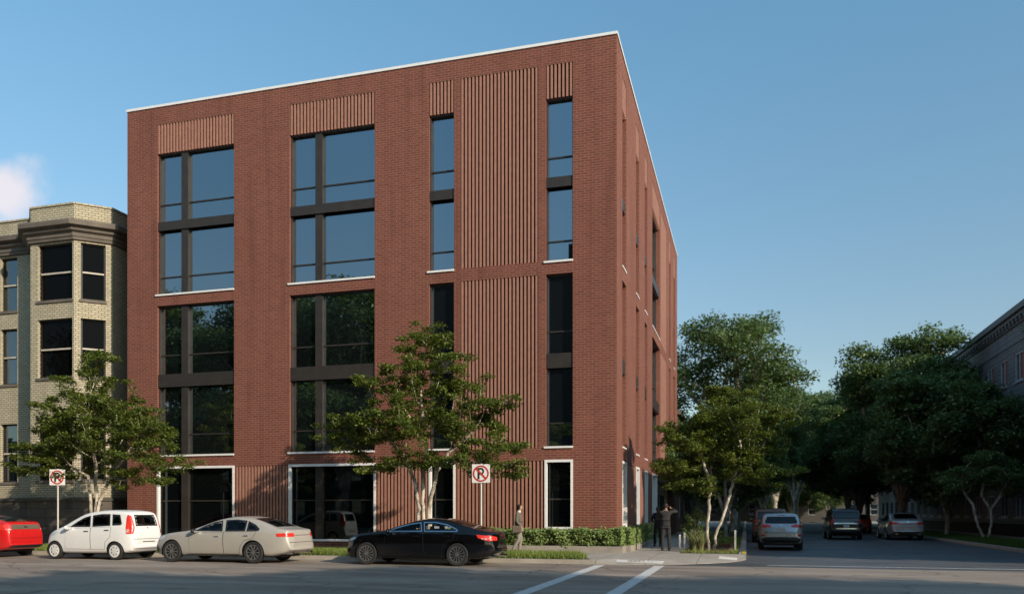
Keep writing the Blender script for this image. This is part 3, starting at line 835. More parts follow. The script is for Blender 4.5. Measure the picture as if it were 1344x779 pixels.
# ------------------------------------------------------------------ trees and plants
def leaf_mesh(name, P, N, size, rng, aspect=0.55, fold=0.25):
    """many small pointed leaves: centre points P, normals N"""
    n = len(P)
    up = N / np.linalg.norm(N, axis=1, keepdims=True)
    d = rng.normal(size=(n, 3)); d -= up * (d * up).sum(1, keepdims=True); d /= np.linalg.norm(d, axis=1, keepdims=True)
    s = np.cross(up, d)
    L = (size * rng.uniform(.65, 1.3, n))[:, None]; Wd = L * aspect
    V = np.empty((n, 4, 3))
    V[:, 0] = P - d * L * .5; V[:, 2] = P + d * L * .5
    V[:, 1] = P + s * Wd * .5 + up * L * fold * .5; V[:, 3] = P - s * Wd * .5 + up * L * fold * .5
    me = bpy.data.meshes.new(name)
    me.vertices.add(n * 4); me.vertices.foreach_set('co', V.astype(np.float32).ravel())
    me.loops.add(n * 4); me.loops.foreach_set('vertex_index', np.arange(n * 4, dtype=np.int32))
    me.polygons.add(n); me.polygons.foreach_set('loop_start', np.arange(0, n * 4, 4, dtype=np.int32))
    try: me.polygons.foreach_set('loop_total', np.full(n, 4, dtype=np.int32))
    except Exception: pass
    me.update(calc_edges=True)
    a = me.attributes.new('rnd', 'FLOAT', 'FACE'); a.data.foreach_set('value', rng.uniform(0, 1, n).astype(np.float32))
    return me

def blade_mesh(name, P, h, w, rng, lean=0.35):
    n = len(P); th = rng.uniform(0, 2 * np.pi, n); c, s = np.cos(th), np.sin(th)
    H = h * rng.uniform(.5, 1.3, n); ln = lean * H * rng.uniform(.2, 1.6, n)
    V = np.empty((n, 3, 3)); V[:, 0] = P; V[:, 1] = P; V[:, 2] = P
    V[:, 0, 0] -= s * w / 2; V[:, 0, 1] += c * w / 2; V[:, 1, 0] += s * w / 2; V[:, 1, 1] -= c * w / 2
    ph = rng.uniform(0, 2 * np.pi, n)
    V[:, 2, 0] += np.cos(ph) * ln; V[:, 2, 1] += np.sin(ph) * ln; V[:, 2, 2] += H
    me = bpy.data.meshes.new(name)
    me.vertices.add(n * 3); me.vertices.foreach_set('co', V.astype(np.float32).ravel())
    me.loops.add(n * 3); me.loops.foreach_set('vertex_index', np.arange(n * 3, dtype=np.int32))
    me.polygons.add(n); me.polygons.foreach_set('loop_start', np.arange(0, n * 3, 3, dtype=np.int32))
    try: me.polygons.foreach_set('loop_total', np.full(n, 3, dtype=np.int32))
    except Exception: pass
    me.update(calc_edges=True)
    a = me.attributes.new('rnd', 'FLOAT', 'FACE'); a.data.foreach_set('value', rng.uniform(0, 1, n).astype(np.float32))
    return me

def grow(starts, attr, step, infl, kill, iters, rng, droop=0.0):
    """space colonisation; starts = list of polylines; returns nodes, parent"""
    nodes = []; par = []
    for pl in starts:
        prev = -1
        for p in pl:
            nodes.append(np.array(p, float)); par.append(prev); prev = len(nodes) - 1
    A = attr.copy()
    nodes = list(nodes)
    for it in range(iters):
        if len(A) == 0: break
        Nn = np.array(nodes)
        # nearest node for each attractor
        d2 = ((A[:, None, :] - Nn[None]) ** 2).sum(2)
        j = d2.argmin(1); dm = np.sqrt(d2[np.arange(len(A)), j])
        keep = dm > kill; A = A[keep]; j = j[keep]; dm = dm[keep]
        act = dm < infl
        if not act.any():
            if len(A) == 0: break
            act = dm <= dm.min() + step * 2
        D = (A - Nn[j]) / dm[:, None]
        new = 0
        for k in np.unique(j[act]):
            v = D[(j == k) & act].sum(0) + rng.normal(size=3) * .35; v[2] -= droop
            v /= np.linalg.norm(v) + 1e-9
            q = Nn[k] + v * step
            if ((Nn - q) ** 2).sum(1).min() < (step * .35) ** 2: continue
            nodes.append(q); par.append(int(k)); new += 1
        if not new: A = A[~act]
    return np.array(nodes), par

def clump_points(clumps, n, rng):
    """clumps: (cx, cy, cz, rx, ry, rz)"""
    vol = np.array([c[3] * c[4] * c[5] for c in clumps]) ** .8; cnt = (vol / vol.sum() * n).astype(int) + 1
    out = []
    for c, k in zip(clumps, cnt):
        v = rng.normal(size=(k, 3)); v /= np.linalg.norm(v, axis=1, keepdims=True); r = rng.uniform(0, 1, k) ** (1 / 2.4)
        out.append(np.array(c[:3]) + v * r[:, None] * np.array(c[3:]))
    return np.concatenate(out)

def spray_points(clumps, n, rng, k=95):
    """crowns of layered, nearly level sprays that reach outwards"""
    C = np.concatenate([clump_points([c], int(6 + 60 * (c[3] * c[4] * c[5]) ** .55), rng) for c in clumps]); rng.shuffle(C)
    keep = []
    for c in C:
        if all(np.hypot(*(c - q)[:2]) + 2.2 * abs(c[2] - q[2]) > .44 for q in keep): keep.append(c)
        if len(keep) >= k: break
    out = []; per = n // len(keep)
    for c in keep:
        a = math.atan2(c[1], c[0]) + rng.normal() * .5; l = rng.uniform(.45, .95); w = rng.uniform(.16, .34)
        u = rng.uniform(-1, 1, per); v = rng.normal(size=per) * .5 * (1 - .6 * np.abs(u)); z = rng.normal(size=per) * .07 - .10 * (u * .5 + .5) ** 2 + rng.normal() * .05
        out.append(np.column_stack([c[0] + l * u * math.cos(a) - w * v * math.sin(a), c[1] + l * u * math.sin(a) + w * v * math.cos(a), c[2] + z]))
    return np.concatenate(out)

def make_tree(name, starts, clumps, seed, nattr, step, rtrunk, leaf, per, spread, leafmat_, barkmat, infl=1.6, twig=0.010, flat=0.35, iters=110, fill=0, rmin=0.006, trunk_name='trunk', sprays=0):
    rng = np.random.default_rng(seed)
    attr = spray_points(clumps, nattr, rng, sprays) if sprays else clump_points(clumps, nattr, rng)
    nodes, par = grow(starts, attr, step, infl, step * 1.25, iters, rng)
    n = len(nodes); nch = np.zeros(n, int)
    for i, p in enumerate(par):
        if p >= 0: nch[p] += 1
    area = np.zeros(n)
    for i in range(n - 1, -1, -1):
        area[i] = max(area[i], rmin ** 2.2)
        if par[i] >= 0: area[par[i]] += area[i]
    rad = area ** (1 / 2.2)
    roots = [i for i in range(n) if par[i] < 0]
    k = rtrunk / max(rad[r] for r in roots); rad = rad * k; rad = np.maximum(rmin, np.where(rad < rtrunk * .6, rad * (.45 + .55 * rad / (rtrunk * .6)), rad))
    # children lists, chains
    ch = [[] for _ in range(n)]
    for i, p in enumerate(par):
        if p >= 0: ch[p].append(i)
    trunk = MB()
    stack = [(r, [r]) for r in roots]
    while stack:
        i, chain = stack.pop()
        while ch[i]:
            c = sorted(ch[i], key=lambda q: -rad[q])
            for o_ in c[1:]: stack.append((o_, [i, o_]))
            i = c[0]; chain.append(i)
        if len(chain) > 1:
            rr = [float(rad[q]) for q in chain]
            if len(chain) > 1 and par[chain[0]] >= 0 or chain[0] not in roots: rr[0] = rr[1] if len(rr) > 1 else rr[0]
            if chain[0] in roots: rr[0] *= 1.35
            rr[-1] *= .5
            trunk.tube([nodes[q] for q in chain], rr, n=9 if rr[0] > .05 else (6 if rr[0] > .02 else 4), cap=True)
    # leaves sit on the young wood
    young = np.where(rad < rmin * 3.0)[0]
    tips = np.where(nch == 0)[0]
    src = np.concatenate([young, tips, tips])
    if fill: src = np.concatenate([src] + [tips] * fill)
    # a leaf spray hangs round each young shoot: sprays differ in fullness
    wgt = rng.uniform(.25, 1.6, len(src)); pick = rng.choice(len(src), per, p=wgt / wgt.sum())
    base = nodes[src][pick]
    off = np.clip(rng.normal(size=base.shape), -1.9, 1.9) * spread; off[:, 2] *= flat; off[:, 2] -= .10 * spread
    P = base + off
    N = rng.normal(size=base.shape) * .55; N[:, 2] += 1.0
    o = thing(name, '', 'tree')
    t = trunk.build(trunk_name, barkmat, o, smooth=60)
    cr = link_mesh('crown', leaf_mesh('crown', P, N, leaf, rng), leafmat_, o)
    return o

def place(o, x, y, label, rz=0, s=1.0, z=0.12, group=None, cat='tree'):
    o.location = (x, y, z); o.rotation_euler = (0, 0, rz); o.scale = (s, s, s)
    o['label'] = label; o['category'] = cat
    if group: o['group'] = group
    return o

def stem(pts, n=6, wob=.03, seed=0):
    rg = random.Random(seed); pts = [Vector(p) for p in pts]; out = []
    for i in range(len(pts) - 1):
        for j in range(n): 
            q = pts[i].lerp(pts[i + 1], j / n)
            out.append(tuple(q + Vector((rg.uniform(-wob, wob), rg.uniform(-wob, wob), 0)) * (1 if (i or j) else 0)))
    out.append(tuple(pts[-1])); return out

GS = 'street trees along the kerb'
# left of the three: broad pyramid over the white hatchback
t1 = make_tree('street_tree',
    [stem([(-.12, 0, 0), (-.10, 0, 1.6), (-.28, .05, 2.9)], seed=1), stem([(.10, .05, 0), (.14, 0, 1.7), (.05, .1, 3.2)], seed=2), stem([(.22, -.05, 1.4), (.42, 0, 2.2), (1.0, -.1, 3.0)], seed=3)],
    [(0, 0, 4.9, 2.1, 1.6, 1.3), (-.1, 0, 6.5, 1.2, 1.0, 1.0), (-2.2, .1, 4.1, 1.6, 1.2, .8), (-3.3, -.1, 3.6, 1.1, .8, .42), (2.0, 0, 4.2, 1.4, 1.2, .8), (3.1, .1, 3.6, .95, .8, .55), (.1, 0, 7.55, .5, .45, .4), (-1.2, -.4, 5.5, .9, .8, .6), (1.3, .3, 5.5, .9, .8, .55), (-1.8, 0, 3.1, 1.5, 1.0, .4), (2.4, 0, 2.9, 1.2, .9, .35), (-2.0, .2, 5.0, .9, .7, .35), (2.6, -.2, 4.9, .8, .6, .3)],
    11, 2000, .21, .070, .108, 52000, .115, 'leaf_a', 'bark_pale', infl=2.2, sprays=190, flat=.5)
place(t1, -24.75, 26.6, 'pale multi stemmed street tree rising behind the white hatchback', group=GS)
t2 = make_tree('street_tree',
    [stem([(-.22, 0, 0), (-.20, 0, 1.0), (-.10, 0, 1.6), (-.30, .1, 2.5), (-.6, 0, 3.4)], seed=4), stem([(.0, 0, 0), (.06, 0, 1.5), (.02, .05, 2.6), (.2, 0, 3.6)], seed=5), stem([(.22, .1, 0), (.24, .05, 1.6), (.55, 0, 2.9), (1.0, .1, 3.6)], seed=6)],
    [(.1, 0, 5.0, 1.7, 1.4, 1.1), (.2, 0, 6.4, 1.2, 1.0, .9), (-1.6, 0, 4.6, 1.3, 1.1, .7), (-2.7, .1, 4.0, 1.2, .9, .45), (-3.3, 0, 4.75, .6, .5, .25), (1.9, 0, 4.6, 1.1, 1.0, .6), (2.4, .1, 3.6, 1.1, .8, .45), (3.0, -.1, 2.95, .75, .5, .28), (-1.2, .2, 3.3, 1.4, 1.0, .5), (1.2, 0, 3.2, 1.4, 1.0, .5), (.3, .1, 7.6, .55, .5, .4), (-1.1, -.2, 6.0, .8, .7, .4), (1.4, .3, 6.0, .8, .7, .4), (2.6, 0, 5.3, .7, .6, .25)],
    23, 1900, .21, .070, .108, 48000, .115, 'leaf_a', 'bark_pale', infl=2.2, sprays=170, flat=.5)
place(t2, -10.85, 26.6, 'three stemmed street tree standing behind the black coupe', group=GS)
t3 = make_tree('street_tree',
    [stem([(-.10, 0, 0), (-.16, 0, .9), (-.10, .05, 1.9), (-.02, 0, 2.5), (-.35, 0, 3.5)], seed=7), stem([(.10, 0, 0), (.14, 0, .55), (.5, 0, 1.5), (.75, .05, 2.5), (1.1, 0, 3.8)], seed=8), stem([(.9, 0, 2.75), (1.4, .05, 3.2), (1.6, 0, 3.6)], n=4, seed=9)],
    [(.6, 0, 4.9, 1.5, 1.3, .9), (.7, 0, 5.8, 1.0, .9, .55), (-.7, 0, 4.2, 1.1, 1.0, .8), (-1.4, 0, 3.2, .7, .7, .45), (1.9, 0, 4.4, .95, .9, .8), (2.2, .1, 5.2, .6, .5, .4), (1.9, 0, 3.0, .9, .8, .45), (-.6, .1, 2.7, 1.0, .8, .4), (.9, .3, 3.5, 1.2, 1.0, .5), (-1.0, .2, 5.1, .7, .6, .4)],
    37, 1500, .20, .062, .108, 42000, .12, 'leaf_a', 'bark_pale', infl=2.2, sprays=130, flat=.5)
place(t3, -1.28, 32.5, 'two stemmed pale street tree in the corner bed beside the pavement', group=GS)
t1b = copy_tree(t1); place(t1b, -33.4, 26.6, 'street tree at the far left edge whose branch tips reach over the red car', rz=2.0, group=GS)

# the big crowns down the side street
def big(seed, h, r, name='big_tree', low=.3):
    rg = random.Random(seed); cl = []
    for k in range(40):
        f = rg.uniform(0, 1) ** .85; z = h * (low + .08 + (1 - low - .14) * f); rr = r * math.sqrt(max(.06, 1 - (abs(f - .38) / .70) ** 2)) * rg.uniform(.45, .92); a = rg.uniform(0, 6.283)
        q = r * rg.uniform(.20, .34); cl.append((math.cos(a) * rr, math.sin(a) * rr, z, q, q, q * rg.uniform(.45, .75)))
    for f in (.45, .6, .75): cl.append((0, 0, h * f, r * .42, r * .42, h * .10))
    cl.append((rg.uniform(-.6, .6), 0, h * .93, r * .24, r * .24, h * .05))
    z1 = h * low * .75
    st = [stem([(0, 0, 0), (.1, 0, z1), (.2, .1, h * .5)], n=8, seed=seed), stem([(.1, 0, z1), (-r * .3, .2, h * .5)], n=8, seed=seed + 1), stem([(.1, 0, z1), (r * .3, -.2, h * .48)], n=8, seed=seed + 2)]
    return make_tree(name, st, cl, seed, 1350, h * .030, .017 * h, .26, 46000, h * .030, 'leaf_b', 'bark_grey', infl=h * .17, flat=.5, fill=2, rmin=.012)
bt1 = big(51, 16.8, 5.9, low=.22); bt2 = big(62, 14.8, 5.4, low=.22); bt3 = big(73, 10.6, 5.0, low=.18)
GB_ = 'large trees along the side street'
def cp(o, *a, **k): return place(copy_tree(o), *a, **k)
place(bt1, -.95, 66, 'tallest sunlit tree on the left of the side street behind the red block', group=GB_)
place(bt2, 10.9, 66, 'tall rounded tree on the right whose top catches the sun above the grey building', group=GB_)
place(bt3, 12.2, 57.5, 'dark spreading tree in front of the grey building on the right', rz=.6, group=GB_)
cp(bt3, 7.9 + 4.2, 72, 'dark tree in the right hand row just behind the silver sedan', rz=2.4, s=.95, group=GB_)
cp(bt2, 11.6, 88, 'tree with dark crown in the middle of the right hand row', rz=1.9, s=.98, group=GB_)
cp(bt1, 11.8, 106, 'farthest tall tree of the right hand row', rz=3.0, s=.86, group=GB_)
cp(bt3, -1.2, 52.5, 'lower dark tree on the left strip behind the corner tree', rz=4.0, s=.80, group=GB_)
cp(bt2, -1.3, 84, 'tree of the left row half hidden by the tallest tree', rz=1.2, s=.9, group=GB_)
cp(bt3, -1.2, 100, 'far tree of the left row over the street end', rz=5.2, s=1.1, group=GB_)
cp(bt2, 6.2, 112, 'tree leaning over the carriageway near the street end', rz=2.7, s=1.22, group=GB_)
cp(bt3, 9.9, 80, 'low crowned tree of the right hand row overhanging the road', rz=3.9, s=1.05, group=GB_)
cp(bt2, 8.8, 80, 'rounded tree of the right hand row leaning over the road behind the dark off roader', rz=5.5, s=.88, group=GB_)
cp(bt3, 2.2, 118, 'low crowned tree over the far end of the road', rz=5.9, s=1.35, group=GB_)
cp(bt3, -.6, 74, 'low branched tree of the left row before the brown house', rz=.3, s=.95, group=GB_)
cp(bt2, 4.0, 128, 'distant tree closing the view down the side street', rz=.4, s=1.3, group=GB_)
cp(bt3, -2.5, 140, 'small distant tree left of the street end', rz=3.4, s=1.0, group=GB_)
cp(bt3, 12.3, 136, 'small distant tree right of the street end', rz=1.4, s=1.1, group=GB_)
for k, x in enumerate((-9, -3.4, 2.2, 7.4, 13)):
    cp(bt3, x, 146.5 + k % 2, ('leftmost', 'second from the left', 'middle', 'second from the right', 'rightmost')[k] + ' of the low trees across the far street end', rz=k * 1.3, s=.78, group='low trees across the street end')
# corner tree off to the right and the trees of the opposite pavement (seen in the windows, shading the road)
cp(bt3, 12.9, 29.5, 'tree on the north east corner shading the side street mouth', rz=1.0, s=.9, group=GB_)
GO = 'trees on the pavement opposite'
cp(bt1, -39, 1, 'tall tree opposite reflected in the second bay of windows', rz=1.0, s=1.24, group=GO)
cp(bt2, -46, 2.5, 'tree opposite reflected in the left bay of windows', rz=2.2, s=1.32, group=GO)
cp(bt1, -54, 0, 'tall tree opposite reflected in the leftmost panes', rz=4.2, s=1.18, group=GO)
cp(bt2, -31.5, 2.2, 'tree opposite reflected beside the dark warehouse', rz=.2, s=1.36, group=GO)
cp(bt1, 19.5, 2.5, 'tree on the opposite pavement right of the viewer shading the road', rz=.9, s=.95, group=GO)
cp(bt2, 9.8, 1.0, 'tree on the opposite pavement nearest the viewer', rz=5.1, s=.95, group=GO)
cp(bt1, 29, 1.0, 'second tree on the opposite pavement right of the viewer', rz=2.9, s=.95, group=GO)
cp(bt3, 37, 3.2, 'third tree on the opposite pavement right of the viewer', rz=4.4, s=.9, group=GO)
# small two-stemmed tree on the right hand verge
t5 = make_tree('verge_tree', [stem([(-.12, 0, 0), (-.5, 0, 1.1), (-.65, 0, 1.9), (-1.1, .1, 2.7)], seed=17), stem([(.12, 0, 0), (.28, 0, .9), (.25, 0, 1.6), (.7, 0, 2.4)], seed=18), stem([(.26, 0, 1.6), (-.2, .1, 2.5)], n=4, seed=19)],
    [(0, 0, 3.6, 1.8, 1.5, .8), (-1.4, 0, 3.1, 1.0, .9, .6), (1.3, 0, 3.0, 1.0, .9, .55), (0, 0, 4.5, 1.1, 1.0, .5)], 88, 420, .25, .075, .17, 8000, .24, 'leaf_b', 'bark_pale')
place(t5, 12.9, 51.5, 'small tree with two crooked pale stems on the right grass verge')

# hedge in its concrete planters
def planter(x0, x1, y0, y1, label, h=.36):
    o = thing('planter', label, 'planter', ((x0 + x1) / 2, (y0 + y1) / 2, .124), group='concrete planters round the red block')
    m = MB(); t = .09
    m.box(x0, x1, y0, y0 + t, .124, h); m.box(x0, x1, y1 - t, y1, .124, h); m.box(x0, x0 + t, y0 + t, y1 - t, .124, h); m.box(x1 - t, x1, y0 + t, y1 - t, .124, h)
    m.build('trough', 'planter', o, world=True)
    MB().box(x0 + t, x1 - t, y0 + t, y1 - t, .124, h - .05).build('soil', 'soil', o, world=True)
    return o
planter(-11.6, -4.35, 29.96, 30.96, 'long low concrete planter under the front brick wall')
planter(-4.68, -4.20, 30.99, 35.6, 'low concrete planter running along the side wall by the corner')
planter(-4.68, -4.25, 36.1, 42.0, 'far concrete planter along the side wall towards the entrance')
def hedge(label, x0, x1, y0, y1, z0, z1, n, seed):
    rng = np.random.default_rng(seed)
    P = rng.uniform(size=(n, 3)); 
    sfc = rng.integers(0, 5, n)
    q = rng.uniform(0, .28, n)
    P[:, 2] = np.where(sfc < 2, 1 - q, P[:, 2]); P[:, 1] = np.where((sfc == 2) | (sfc == 3), q, P[:, 1]); P[:, 0] = np.where(sfc == 4, 1 - q * .3, P[:, 0])
    P = P * np.array([x1 - x0, y1 - y0, z1 - z0]) + np.array([x0, y0, z0 + .02])
    P[:, 2] += .07 * np.sin(P[:, 0] * 5.1) * np.cos(P[:, 1] * 3.3 + 1) + rng.normal(size=n) * .03; P[:, 1] += .05 * np.sin(P[:, 0] * 7.3 + P[:, 2] * 5)
    N = rng.normal(size=(n, 3)) * .6; N[:, 2] += .8; N[:, 1] -= .5; N[:, 0] += .3
    o = thing('hedge', label, 'hedge', ((x0 + x1) / 2, (y0 + y1) / 2, z0), group='clipped hedges in planters')
    c = np.array(o.location)
    link_mesh('foliage', leaf_mesh('foliage', P - c, N, .10, rng, .6), 'leaf_hedge', o)
    m = MB()
    rg = random.Random(seed)
    for k in range(int((x1 - x0 + y1 - y0) * 5)):
        x, y = rg.uniform(x0 + .12, x1 - .12), rg.uniform(y0 + .15, y1 - .1)
        m.tube([(x, y, z0), (x + rg.uniform(-.1, .1), y + rg.uniform(-.1, .1), z1 - .1)], [.012, .006], 4)
    m.build('stems', 'bark_grey', o, world=True)
    return o
hedge('glossy green hedge under the front wall right up to the corner', -11.5, -4.38, 29.98, 30.94, .36, .92, 12000, 1)
hedge('short bright hedge along the side wall by the corner', -4.70, -4.18, 31.0, 35.6, .36, .95, 4200, 2)
hedge('far stretch of hedge along the side wall before the entrance', -4.68, -4.22, 36.1, 41.9, .36, 1.0, 3400, 3)

def grass(label_name, poly_fn, n, h, w, seed, mat, z=.13):
    rng = np.random.default_rng(seed); P = poly_fn(rng, n); P = np.column_stack([P, np.full(len(P), z)])
    # tufts: height follows a soft noise
    o = link_mesh('grass', blade_mesh('grass', P, h, w, rng, .6), mat); o['kind'] = 'stuff'
    return o
def gp1(rng, n):
    P = rng.uniform(size=(n, 2)) * np.array([26.5, 2.0]) + np.array([-31.3, 25.53])
    return P[P[:, 0] < -4.95 - np.maximum(0, P[:, 1] - 26.2) * .45]
grass('front', gp1, 60000, .19, .022, 5, 'grass')
def gp2(rng, n):
    y = 33 + 40 * rng.uniform(size=n) ** 1.5; return np.column_stack([rng.uniform(LX + .3, 13.4, n), y])
grass('right', gp2, 30000, .15, .03, 6, 'grass_dk')
def gp3(rng, n):
    P = np.column_stack([rng.uniform(-2.3, -.3, n), rng.uniform(30.45, 48, n)])
    k = ((P[:, 1] > 36) | (P[:, 1] < 31.0) | (P[:, 0] > -.55)) & ~((P[:, 1] < 30.5)); return P[k]
grass('bed', gp3, 14000, .15, .022, 7, 'grass')
# corner bed: red mulch, timber edging, stakes, shrubs
slab('mulch', [(-2.2, 31.0), (-.6, 31.0), (-.6, 35.9), (-2.2, 35.9)], .150, 'mulch')
m = MB(); m.box(-.62, -.52, 31.0, 36.0, .13, .26); m.box(-2.25, -.63, 35.92, 36.02, .13, .30); m.box(-2.25, -.63, 30.95, 31.03, .13, .2); 
tag(m.build('bed_edging', plain('brick_edging', (.22, .085, .06), .9, vscale=6, var=.3), None, bev=.008), 'low reddish edging round the mulch of the corner tree bed', 'edging')
for x, y, h_, lb in ((-2.44, 31.9, .60, 'short white stake nearest the pavement beside the corner bed'), (-2.27, 32.0, .66, 'white stake second from the pavement beside the grasses'), (-.40, 31.9, .78, 'white stake at the road side of the corner bed')):
    o = thing('marker_stake', lb, 'stake', (x, y, .124), group='white stakes round the corner bed')
    MB().box(-.035, .035, -.02, .02, 0, h_).build('post', 'post', o, bev=.006); MB().box(-.037, .037, -.022, .022, h_ + .001, h_ + .03).build('cap', 'white', o, bev=.006)
def shrub(label, x, y, r, h, n, seed, leaf, mat):
    rng = np.random.default_rng(seed); v = rng.normal(size=(n, 3)); v /= np.linalg.norm(v, axis=1, keepdims=True)
    P = v * (rng.uniform(.35, 1, n) ** .5)[:, None] * np.array([r, r, h / 2]) * (1 + .25 * np.sin(v[:, :1] * 5 + v[:, 2:] * 7)) + np.array([0, 0, h * .55])
    P = P[P[:, 2] > .03]
    N = rng.normal(size=P.shape) * .7; N[:, 2] += .9
    o = thing('shrub', label, 'shrub', (x, y, .14)); link_mesh('foliage', leaf_mesh('foliage', P, N, leaf, rng, .5), mat, o)
    m = MB(); rg = random.Random(seed)
    for k in range(9):
        a = rg.uniform(0, 6.28); m.tube([(0, 0, 0), (math.cos(a) * r * .3, math.sin(a) * r * .3, h * .5), (math.cos(a) * r * .6, math.sin(a) * r * .6, h * .85)], [.014, .01, .005], 5)
    m.build('stems', 'bark_grey', o); return o
shrub('leafy upright shrub behind the ornamental grasses in the corner bed', -2.0, 33.6, .46, 1.5, 1700, 31, .09, 'leaf_hedge')
shrub('low shrub at the far end of the corner bed', -1.2, 35.2, .4, .7, 900, 32, .08, 'leaf_hedge')
def orn(label, x, y, seed):
    rng = np.random.default_rng(seed); m = MB(); rg = random.Random(seed)
    for k in range(150):
        a = rg.uniform(0, 6.283); l = rg.uniform(.5, .95); sp = rg.uniform(.1, .5); w_ = .012; r0 = rg.uniform(0, .12)
        bx, by = math.cos(a) * r0, math.sin(a) * r0; pr = None
        for t in (0, .4, .75, 1):
            px_, py_, pz_ = bx + math.cos(a) * sp * t * t, by + math.sin(a) * sp * t * t, l * (t - .25 * t * t * (sp / .5)); ww = w_ * (1 - t * .9)
            cu = ((px_ - math.sin(a) * ww, py_ + math.cos(a) * ww, pz_), (px_ + math.sin(a) * ww, py_ - math.cos(a) * ww, pz_))
            if pr: m.quad(pr[0], pr[1], cu[1], cu[0])
            pr = cu
    o = m.build('ornamental_grass', plain('dry_grass_' + str(seed), (.20, .21, .08), .8, var=.4, vscale=7), None); o.location = (x, y, .14)
    return tag(o, label, 'ornamental grass', 'ornamental grasses in the corner bed')
orn('tall arching clump of ornamental grass beside the white stakes', -1.95, 32.0, 41); orn('lower clump of ornamental grass nearer the tree stems', -1.65, 31.5, 42)

# ------------------------------------------------------------------ cars
def pl_interp(pts, x):
    """smooth-ish interpolation of a polyline given with decreasing x"""
    xs = np.array([p[0] for p in pts])[::-1]; ys = np.array([p[1] for p in pts])[::-1]
    return np.interp(x, xs, ys)

def smooth_poly(pts, n, it=2):
    P = np.array(pts, float)
    for _ in range(it):          # Chaikin, ends kept
        Q = [P[0]]
        for i in range(len(P) - 1): Q += [P[i] * .75 + P[i + 1] * .25, P[i] * .25 + P[i + 1] * .75]
        Q.append(P[-1]); P = np.array(Q)
    s = np.r_[0, np.cumsum(np.hypot(*np.diff(P, axis=0).T))]; t = np.linspace(0, s[-1], n)
    return np.column_stack([np.interp(t, s, P[:, 0]), np.interp(t, s, P[:, 1])])

def make_wheel(parent, x, y, Rw, wd, side, rimmat, spokes, style, tag_=None):
    """side = +1 for the +y side"""
    w = MB(); rr = Rw * .70; hw = wd / 2
    w.lathe([(rr, -hw * .9), (Rw * .93, -hw), (Rw * .985, -hw * .7), (Rw, -hw * .4), (Rw, hw * .4), (Rw * .985, hw * .7), (Rw * .93, hw), (rr, hw * .9), (rr * .96, hw * .5), (rr * .96, -hw * .5)], 40, 'y', (0, 0, 0), closed=True)
    base = thing_part('wheel', parent, (x, y, Rw))
    w.build('tyre', 'rubber', base, smooth=35)
    m = MB(); s = side
    m.lathe([(rr * 1.005, s * hw * .92), (rr * .93, s * hw * .90), (rr * .90, s * hw * .55)], 40, 'y')
    if style == 'cap':
        m.lathe([(rr * .91, s * hw * .80), (rr * .6, s * hw * 1.0), (rr * .2, s * hw * 1.02), (.001, s * hw * 1.0)], 40, 'y')
    else:
        for k in range(spokes):
            a = 2 * math.pi * k / spokes; da = .5 * math.pi / spokes * (.55 if spokes > 8 else .75)
            def p(r, ang, d): return (r * math.cos(ang), s * d, r * math.sin(ang))
            r0, r1 = rr * .16, rr * .94
            m.hexa([p(r0, a - da * 2.2, hw * .45), p(r0, a + da * 2.2, hw * .45), p(r1, a + da, hw * .55), p(r1, a - da, hw * .55), p(r0, a - da * 2.2, hw * .82), p(r0, a + da * 2.2, hw * .82), p(r1, a + da, hw * .90), p(r1, a - da, hw * .90)])
        m.lathe([(rr * .24, s * hw * .5), (rr * .24, s * hw * .86), (.001, s * hw * .88)], 16, 'y')
    rim = m.build('rim', rimmat, base, smooth=30)
    b = MB()
    b.lathe([(rr * .92, s * hw * .35), (.001, s * hw * .35)], 24, 'y')
    if style == 'cap':
        for k in range(7):
            a = 2 * math.pi * (k + .5) / 7; c = (rr * .62 * math.cos(a), s * (hw * 1.005), rr * .62 * math.sin(a))
            b.ellipsoid(c, (rr * .10, .006, rr * .10), 10, 6)
    b.build('brake_disc' if style != 'cap' else 'cap_slots', 'black', base)
    return base

def thing_part(name, parent, loc):
    o = bpy.data.objects.new(name, None); COL.objects.link(o); o.parent = parent; o.location = loc; o.empty_display_size = .1; return o

